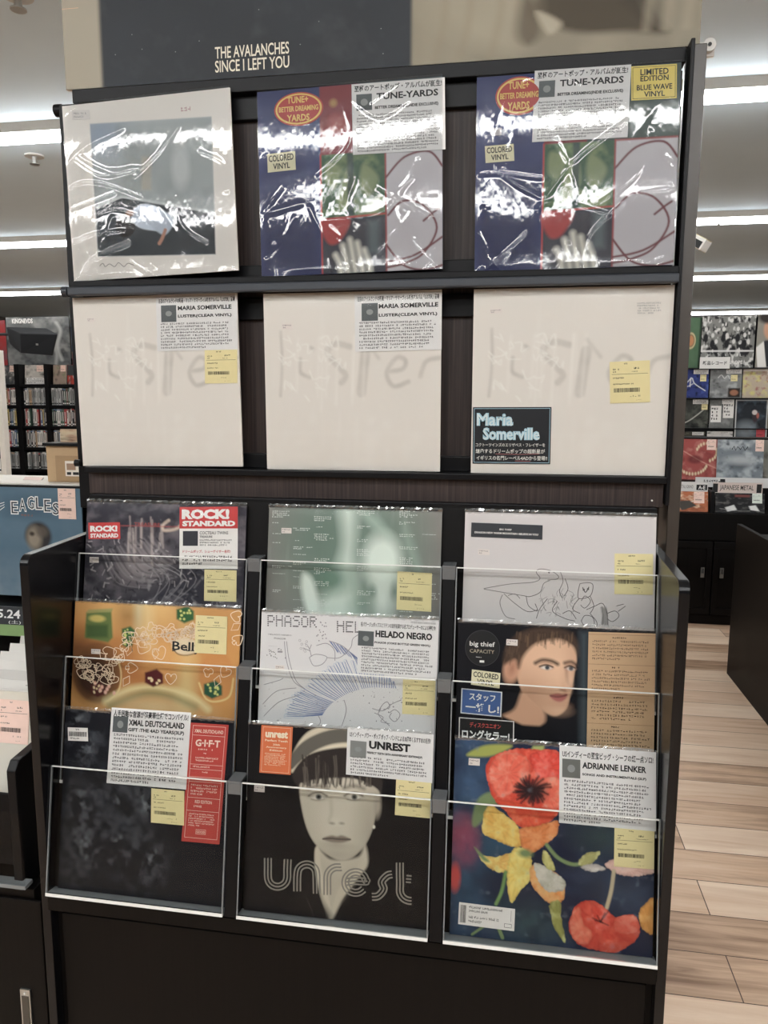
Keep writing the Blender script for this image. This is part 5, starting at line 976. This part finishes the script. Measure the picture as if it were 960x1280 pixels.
# ------------------------------------------------------------------ right: wall rack of covers, far back
OFF[:] = [-0.038, -0.034]
wr = empty('wall_record_rack', (2.9 + OFF[0], 7.0, OFF[1]), 'black wall rack of face-out covers with posters above at the far right back', 'display rack')
def wrp(b, nm): o = b.build(nm, wr); o.location = (-2.9, -7.0, 0); return o
b = MB(); b.box(1.94, 4.6, 7.06, 7.09, .035, 2.40, BLACK); wrp(b, 'back_panel')
for z in (1.895, 1.592, 1.284, 1.17, 0.9): b = MB(); b.box(1.97, 4.6, 6.99, 7.059, z - .012, z, BLACK); wrp(b, 'shelf_board')
b = MB(); b.box(1.90, 1.968, 6.97, 7.059, .035, 2.40, BLACK); wrp(b, 'upright')
def art(n, base, seed, a, c2, k=.5, fx=5): cv = Canvas(n, base); cv.mix(np.clip(cv.noise(fx, fx, seed) - k, 0, 1) * 3, a); cv.mix(np.clip(cv.noise(fx + 3, fx + 3, seed + 3) - .56, 0, 1) * 3, c2); return cv
def cap_small(f): f.para(.05, .1, .95, .9, 4, INK, 3)
cvs = []
cv = art(50, (46, 58, 116), 3, (70, 90, 160), (24, 28, 50)); cv.line([(.05, .55), (.3, .45), (.45, .3), (.55, .5), (.9, .75)], .03, (196, 200, 204), .01); cv.line([(.1, .5), (.3, .6), (.5, .5)], .02, (210, 210, 210), .01); cv.line([(.42, .3), (.4, .6)], .03, (200, 200, 206), .01); cvs.append((1.985, 2.285, 1.5925, 1.88, cv, 'deep blue record with white strokes, upper cover row of the far right wall rack', (.72, .18, .92, .42), YELLOW))
cv = art(50, (120, 122, 122), 5, (160, 162, 162), (78, 80, 80)); cv.rect(.58, .66, .96, .98, (50, 44, 40)); cv.ell(.77, .82, .13, .1, (150, 100, 74), .02); cv.line([(.25, .3), (.35, .2), (.45, .32), (.55, .22), (.62, .34)], .02, (206, 206, 204), .01); cvs.append((2.30, 2.605, 1.5925, 1.882, cv, 'silver grey record with small dark inset, upper row of the far right wall rack', (.65, .2, .86, .42), YELLOW))
cv = art(50, (176, 160, 140), 7, (196, 190, 110), (150, 70, 80), .45, 6); cv.rect(0, 0, 1, .08, (210, 200, 190)); cvs.append((2.615, 2.92, 1.5925, 1.885, cv, 'multicoloured pink and yellow record, upper cover row of the far right wall rack', (.75, .0, .98, .2), WHITE))
cv = art(50, (56, 58, 54), 9, (86, 88, 80), (30, 30, 30)); cv.line([(.1, .9), (.4, .75), (.7, .5), (.9, .3)], .03, (180, 178, 168), .01); cvs.append((1.99, 2.30, 1.2845, 1.575, cv, 'dark record with pale diagonal lines, lower cover row of the far right wall rack', (.78, .08, .97, .36), YELLOW))
cv = art(50, (104, 106, 104), 11, (130, 132, 130), (80, 80, 80)); cvs.append((2.312, 2.55, 1.2845, 1.576, cv, 'grey record half covered by white slips, lower row of the far right wall rack', (.05, .22, .48, .8), WHITE))
cv = art(60, (40, 44, 50), 13, (70, 84, 96), (24, 24, 28), .45); cv.rect(0, 0, 1, .02, (206, 206, 204)); cv.rect(0, .98, 1, 1, (206, 206, 204)); cv.rect(0, 0, .03, 1, (206, 206, 204)); cv.rect(.97, 0, 1, 1, (206, 206, 204)); cv.ell(.35, .75, .3, .2, (140, 150, 156), .1, .6); cv.ell(.62, .42, .09, .16, (60, 50, 54), .02); cv.ell(.6, .32, .08, .06, (190, 180, 176), .01); cv.ell(.7, .4, .04, .07, (160, 90, 80), .01); cvs.append((2.56, 2.87, 1.172, 1.575, cv, 'white framed dark blue poster with a pink tag in the far right wall rack', (.68, .72, .94, .96), mat((176, 48, 60))))
cv = art(50, (150, 140, 120), 15, (190, 180, 110), (90, 90, 70)); cvs.append((2.88, 3.19, 1.2845, 1.58, cv, 'olive and cream record right of the white framed poster on the wall rack', (.7, .1, .9, .3), YELLOW))
cv = art(40, (70, 68, 60), 17, (110, 104, 90), (30, 30, 30)); cvs.append((2.0, 2.28, 1.1705, 1.245, cv, 'narrow dark header card at the left of the lowest wall rack shelf', (.55, .05, .95, .5), WHITE))
cv = art(40, (206, 204, 200), 19, (60, 60, 60), (200, 200, 198), .55); cvs.append((2.30, 2.55, 1.1705, 1.25, cv, 'narrow white header card on the lowest wall rack shelf', (.5, .05, .85, .3), WHITE))
for i, (x0, x1, z0, z1, cv, lb, tg, tm) in enumerate(cvs):
    ispo = i == 5 or i > 6
    rt, Wd, Hd = flat_record('wall_poster' if i == 5 else 'header_card' if i > 6 else 'vinyl_record', x0, x1, 7.0 if i == 5 else 7.02, z0, z1, cv, lb, lean=4, cat='poster' if i == 5 else 'card' if i > 6 else 'record'); tagcard(rt, Wd, Hd, *tg, tm, 'price_tag', i, cap_small if tm is WHITE else None)
    if i in (0, 1, 3, 4): tagcard(rt, Wd, Hd, .5, .0, .98, .16, WHITE, 'caption_card', i, cap_small)
    if i == 4: tagcard(rt, Wd, Hd, .55, .1, .98, .65, WHITE, 'paper_slip', i, cap_small, .003)
cv = Canvas(60, (70, 98, 72)); cv.mix((cv.noise(4, 5, 4) - .3), (84, 110, 84)); cv.ell(.52, .46, .24, .16, (196, 176, 130)); cv.ell(.52, .46, .19, .13, (60, 80, 62)); cv.ell(.52, .46, .16, .11, (176, 120, 76)); cv.rect(.92, 0, 1, 1, (44, 60, 46)); poster('wall_poster', 1.98, 2.18, 7.02, 1.896, 2.40, cv, 'green poster with a round emblem above the far right wall rack')
cv = Canvas(110, (120, 120, 116)); q = cv.noise(16, 12, 3, 3); cv.mix(np.clip(q - .48, 0, 1) * 6, (40, 40, 42)); cv.mix(np.clip(cv.noise(18, 12, 6, 2) - .56, 0, 1) * 6, (196, 194, 190))
for k in range(9): cv.ell(.08 + .1*k + .03*(k % 2), .25 + .12*(k % 3), .03, .045, (190, 188, 184), .006); cv.ell(.08 + .1*k + .03*(k % 2), .42 + .12*(k % 3), .045, .09, (36, 36, 38), .01)
cv.rect(0, .66, 1, .69, (200, 198, 196)); poster('wall_poster', 2.19, 2.70, 7.03, 1.896, 2.41, cv, 'busy black and white crowd photo poster above the far right wall rack', lambda f: f.text('EUROPE', .5, .86, .8, .93, WHITE, .02))
cv = Canvas(60, (130, 126, 116)); cv.ell(.55, .28, .3, .2, (186, 140, 112), .03); cv.ell(.5, .06, .5, .12, (52, 46, 44), .03); cv.poly([(.1, 1), (.0, .62), (.3, .5), (.5, .62), (.62, 1)], (206, 204, 198)); cv.poly([(.28, .5), (.75, .46), (.8, .62), (.7, 1), (.45, 1)], (44, 46, 50)); poster('wall_poster', 2.71, 2.95, 7.0, 1.896, 2.42, cv, 'portrait poster of a person in white and black, above the far right wall rack')
rt, Wd, Hd = flat_record('shelf_sign', 2.175, 2.465, 6.975, 1.885, 2.0, Canvas(8, (206, 204, 200)), 'white sign with black characters under the crowd photo poster', cat='sign', extra=lambda f: f.text('新品レコード', .1, .33, .9, .68, INK, .02))
# ------------------------------------------------------------------ right: bin cabinet with doors
OFF[:] = [-0.023, -0.014]
cb = empty('record_bin_cabinet', (1.9 + OFF[0], 4.3, OFF[1]), 'black record bin cabinet with panelled doors at the right back', 'cabinet')
def cbp(b, nm, par=None, bev=0.002): o = b.build(nm, par or cb, bev); o.location = (-1.9, -4.3, 0) if par is None else (0, 0, 0); return o
CX0, CX1 = 1.37, 3.4
b = MB(); b.box(CX0, CX1, 4.05, 4.75, 0.0145, 0.785, M_BWOOD); cbp(b, 'body')
b = MB(); b.box(CX0, CX1, 4.40, 4.75, 0.786, 0.965, M_BWOOD); b.box(CX0, CX1, 4.52, 4.75, 0.966, 1.27, M_BWOOD); cbp(b, 'riser')
b = MB(); b.box(CX0, CX1, 4.026, 4.0495, 0.60, 0.785, M_BWOOD); cbp(b, 'upper_rail')
for i in range(3):
    x0 = 1.075 + .592 * i; x1 = x0 + .584; hx = x1 - .07 if i % 2 == 0 else x0 + .045
    b = MB(); b.box(x0, x1, 4.03, 4.0495, 0.085, 0.592, M_BWOOD)
    b.box(x0, x1, 4.02, 4.0305, 0.545, 0.592, M_BWOOD); b.box(x0, x1, 4.02, 4.0305, 0.085, 0.13, M_BWOOD); b.box(x0, x0 + .035, 4.02, 4.0305, 0.13, 0.545, M_BWOOD); b.box(x1 - .035, x1, 4.02, 4.0305, 0.13, 0.545, M_BWOOD)
    d = cbp(b, 'door'); h = MB(); h.box(hx, hx + .024, 4.012, 4.0198, .345, .415, METAL); h.box(hx + .004, hx + .02, 4.0105, 4.0118, .375, .408, mat((60, 60, 60), gain=1)); h.build('door_handle', d)
b = MB(); b.box(1.075, CX1, 4.035, 4.0495, 0.0145, 0.08, M_BWOOD); cbp(b, 'plinth')
b = MB(); b.box(1.635, 1.66, 4.06, 4.3, .7855, .93, BLACK); cbp(b, 'bin_divider')
low = []
cv = art(60, (170, 96, 60), 21, (120, 70, 50), (206, 180, 150)); cv.line([(.1, .9), (.5, .55), (.8, .35)], .03, (206, 200, 190), .01); cv.poly([(.1, .5), (.5, .45), (.7, .7), (.3, .95)], (70, 66, 62), .02)
rt, Wd, Hd = flat_record('vinyl_record', 1.385, 1.625, 4.075, .787, .925, cv, 'orange brown record in the lower bin of the right cabinet', lean=12); tagcard(rt, Wd, Hd, .62, .02, .9, .58, PINK, seed=2)
cv = art(70, (34, 34, 36), 23, (60, 60, 62), (90, 88, 86)); cv.poly([(.2, .75), (.38, .6), (.44, .85), (.25, .95)], (200, 200, 198)); cv.poly([(.68, .65), (.82, .6), (.9, .9), (.72, .85)], (200, 200, 198)); cv.line([(.1, .8), (.4, .9), (.7, .9)], .015, (150, 148, 146)); cv.rect(.4, .08, .7, .2, (110, 60, 56), .02)
rt, Wd, Hd = flat_record('vinyl_record', 1.672, 1.985, 4.075, .787, .92, cv, 'black record with white winged shapes in the lower bin of the right cabinet', lean=12); tagcard(rt, Wd, Hd, .75, .0, .95, .5, mat((196, 204, 194)), seed=3)
rt, Wd, Hd = flat_record('genre_divider', 1.662, 1.98, 4.135, .90, .985, Canvas(10, (200, 184, 176)), 'pinkish genre divider card above the black record in the lower bin', cat='card', extra=lambda f: (f.rect(.0, .1, .1, .8, INK), f.text('JAPANESE METAL', .14, .2, .82, .72, mat((60, 52, 50), gain=1), .01), f.rect(.88, .1, .98, .8, INK)))
rt, Wd, Hd = flat_record('genre_divider', 1.38, 1.63, 4.135, .91, .985, Canvas(10, (206, 204, 202)), 'white genre divider card above the orange brown record', cat='card', extra=lambda f: (f.text('DEATH METAL/GRIND', .03, .3, .62, .6, mat((110, 106, 104), gain=1), .0), f.rect(.7, .25, .98, .75, INK), f.text('A-E', .75, .33, .93, .67, WHITE, .03, 3)))
rt, Wd, Hd = flat_record('genre_divider', 1.56, 2.1, 4.20, .945, 1.012, Canvas(10, (200, 198, 196)), 'long white divider card behind the other divider cards', cat='card', extra=lambda f: (f.para(.1, .2, .7, .6, 1, INK, 4, cell=.03), f.rect(.3, .15, .36, .5, INK)))
cv = art(70, (150, 70, 66), 25, (110, 44, 46), (176, 110, 100)); q = [(.6 + .22*math.cos(a), .32 + .22*math.sin(a)) for a in np.linspace(-2.8, 1.2, 14)]; q2 = [(.3 + .32*math.cos(a), .58 + .28*math.sin(a)) for a in np.linspace(.3, 3.4, 16)]
for z in q + q2: cv.ell(z[0], z[1], .022, .04, (206, 186, 150), .01)
cv.line([(.1, .3), (.5, .55), (.9, .75)], .025, (190, 130, 116), .01); cv.ell(.35, .5, .16, .1, (90, 36, 40), .03, .7)
rt, Wd, Hd = flat_record('vinyl_record', 1.50, 1.815, 4.46, .969, 1.262, cv, 'dark red record with a ring of pale teeth on the riser of the right cabinet', lean=6); tagcard(rt, Wd, Hd, .6, .0, .80, .26, PINK, seed=4)
cv = art(70, (112, 120, 126), 27, (160, 166, 170), (74, 80, 86), .45, 6); cv.ell(.5, .6, .24, .12, (80, 86, 92), .05, .8); cv.ell(.5, .5, .3, .1, (176, 180, 182), .06, .7)
rt, Wd, Hd = flat_record('vinyl_record', 1.757, 2.07, 4.445, .969, 1.262, cv, 'grey stormy record right of the red toothed record on the cabinet riser', lean=6, extra=lambda f: f.stroke([(.32, .24), (.36, .16), (.4, .26), (.44, .17), (.5, .24), (.55, .16), (.6, .26), (.66, .17)], .008, mat((54, 58, 62), gain=1))); tagcard(rt, Wd, Hd, .82, .0, 1.0, .28, PINK, seed=6)
cv = art(40, (120, 124, 120), 29, (90, 96, 92), (160, 160, 150)); rt, Wd, Hd = flat_record('vinyl_record', 1.40, 1.497, 4.47, .969, 1.262, cv, 'grey green record cut off by the rack, left of the red toothed record', lean=6); tagcard(rt, Wd, Hd, .3, .0, .95, .25, PINK, seed=7)
cv = art(40, (110, 108, 100), 31, (150, 146, 130), (70, 68, 62)); rt, Wd, Hd = flat_record('vinyl_record', 2.075, 2.39, 4.46, .969, 1.262, cv, 'khaki record at the right edge of the picture on the cabinet riser', lean=6)
# nearer island on the right
OFF[:] = [0.0, 0.0]
isl = empty('record_island', (2.2, 1.8, 0), 'dark brown end panel of a record island at the right edge', 'record bin')
b = MB(); b.box(1.5295, 2.9, 0.9, 3.03, 0.0, 0.80, M_BWOOD); o = b.build('body', isl); o.location = (-2.2, -1.8, 0)
b = MB(); b.prism([(0.88, 0.0), (0.88, 0.835), (0.90, 0.853), (3.04, 0.853), (3.04, 0.0)], 1.505, 1.529, mat((8, 6, 6), 0.4, 0.06, gain=1)); o = b.build('end_panel', isl, .002); o.location = (-2.2, -1.8, 0)
r = random.Random(4)
for i in range(7):
    cv = Canvas(12, (206, 196, 178)); o, Wd, Hd = flat_record('vinyl_record', 1.66, 1.975, 2.72 - i * .03, .805, .965, cv, 'cream edged record filed in the island at the right edge', 'cream edged records in the right island', (214, 204, 186), 8, .012)

# ------------------------------------------------------------------ small things on the ceiling
sc_ = empty('security_camera', (1.22, 3.0, CEIL), 'small white security camera under the ceiling right of the rack', 'camera')
b = MB(); b.tube([(-.10, 0, 0), (-.10, 0, -.32), (-.02, 0, -.34)], .009, mat((190, 188, 184)), 8); b.tube([(-.10, 0, -.0), (-.10, 0, -.012)], .035, mat((190, 188, 184)), 14); b.build('mount', sc_)
m_ = Matrix.Translation((.0, 0, -.375)) @ Matrix.Rotation(math.radians(-28), 4, 'Z') @ Matrix.Rotation(math.radians(32), 4, 'Y')
b = MB(); b.obox(m_, .065, .11, .058, mat((210, 208, 202))); b.build('housing', sc_, .006)
b = MB(); b.obox(m_ @ Matrix.Translation((.0, -.0565, -.006)), .046, .006, .036, mat((24, 24, 26), gain=1)); b.obox(m_ @ Matrix.Translation((0, 0, .031)), .06, .1, .004, mat((196, 190, 150))); b.build('lens_window', sc_)
cl = empty('poster_bracket', (0.573, 0.05, 2.05), 'small white bracket clipped behind the right edge of the poster board', 'bracket')
b = MB(); b.box(-.03, .014, -.004, .004, .008, .03, mat((186, 184, 180))); b.build('clip', cl, .001); b = MB(); b.tube([(.004, -.014, .022), (.004, .012, .022)], .010, mat((176, 174, 170)), 14); b.tube([(.004, -.0155, .022), (.004, -.0142, .022)], .003, INK, 10); b.build('knob', cl); b = MB(); b.box(-.008, .0, -.006, .004, -.045, .0075, mat((196, 194, 190))); b.build('arm', cl, .002)
for x, y, lb in ((-2.07, 2.27, 'chrome sprinkler on the ceiling between the two nearest light rows at left'), (-1.2, 0.9, 'chrome sprinkler on the ceiling above the left bin fixture')):
    s_ = empty('sprinkler', (x, y, CEIL), lb, 'sprinkler'); b = MB(); b.tube([(0, 0, 0), (0, 0, -.008)], .045, mat((170, 168, 164)), 20); b.build('plate', s_); b = MB(); b.tube([(0, 0, -.008), (0, 0, -.04)], .012, METAL, 10); b.tube([(0, 0, -.04), (0, 0, -.044)], .024, METAL, 14); b.build('head', s_)
wz = empty('hanging_wire', (-3.2, 4.55, CEIL), 'thin dark wire stretched from a small white hook under the ceiling at left', 'wire')
b = MB(); b.box(-.03, .03, -.02, .02, -.03, 0, mat((206, 204, 200))); b.build('hook', wz, .004); b = MB(); b.tube([(.0, 0, -.03), (.45, -.4, -.17), (.95, -.8, -.34)], .004, mat((70, 72, 74), gain=1), 6); b.build('wire', wz)
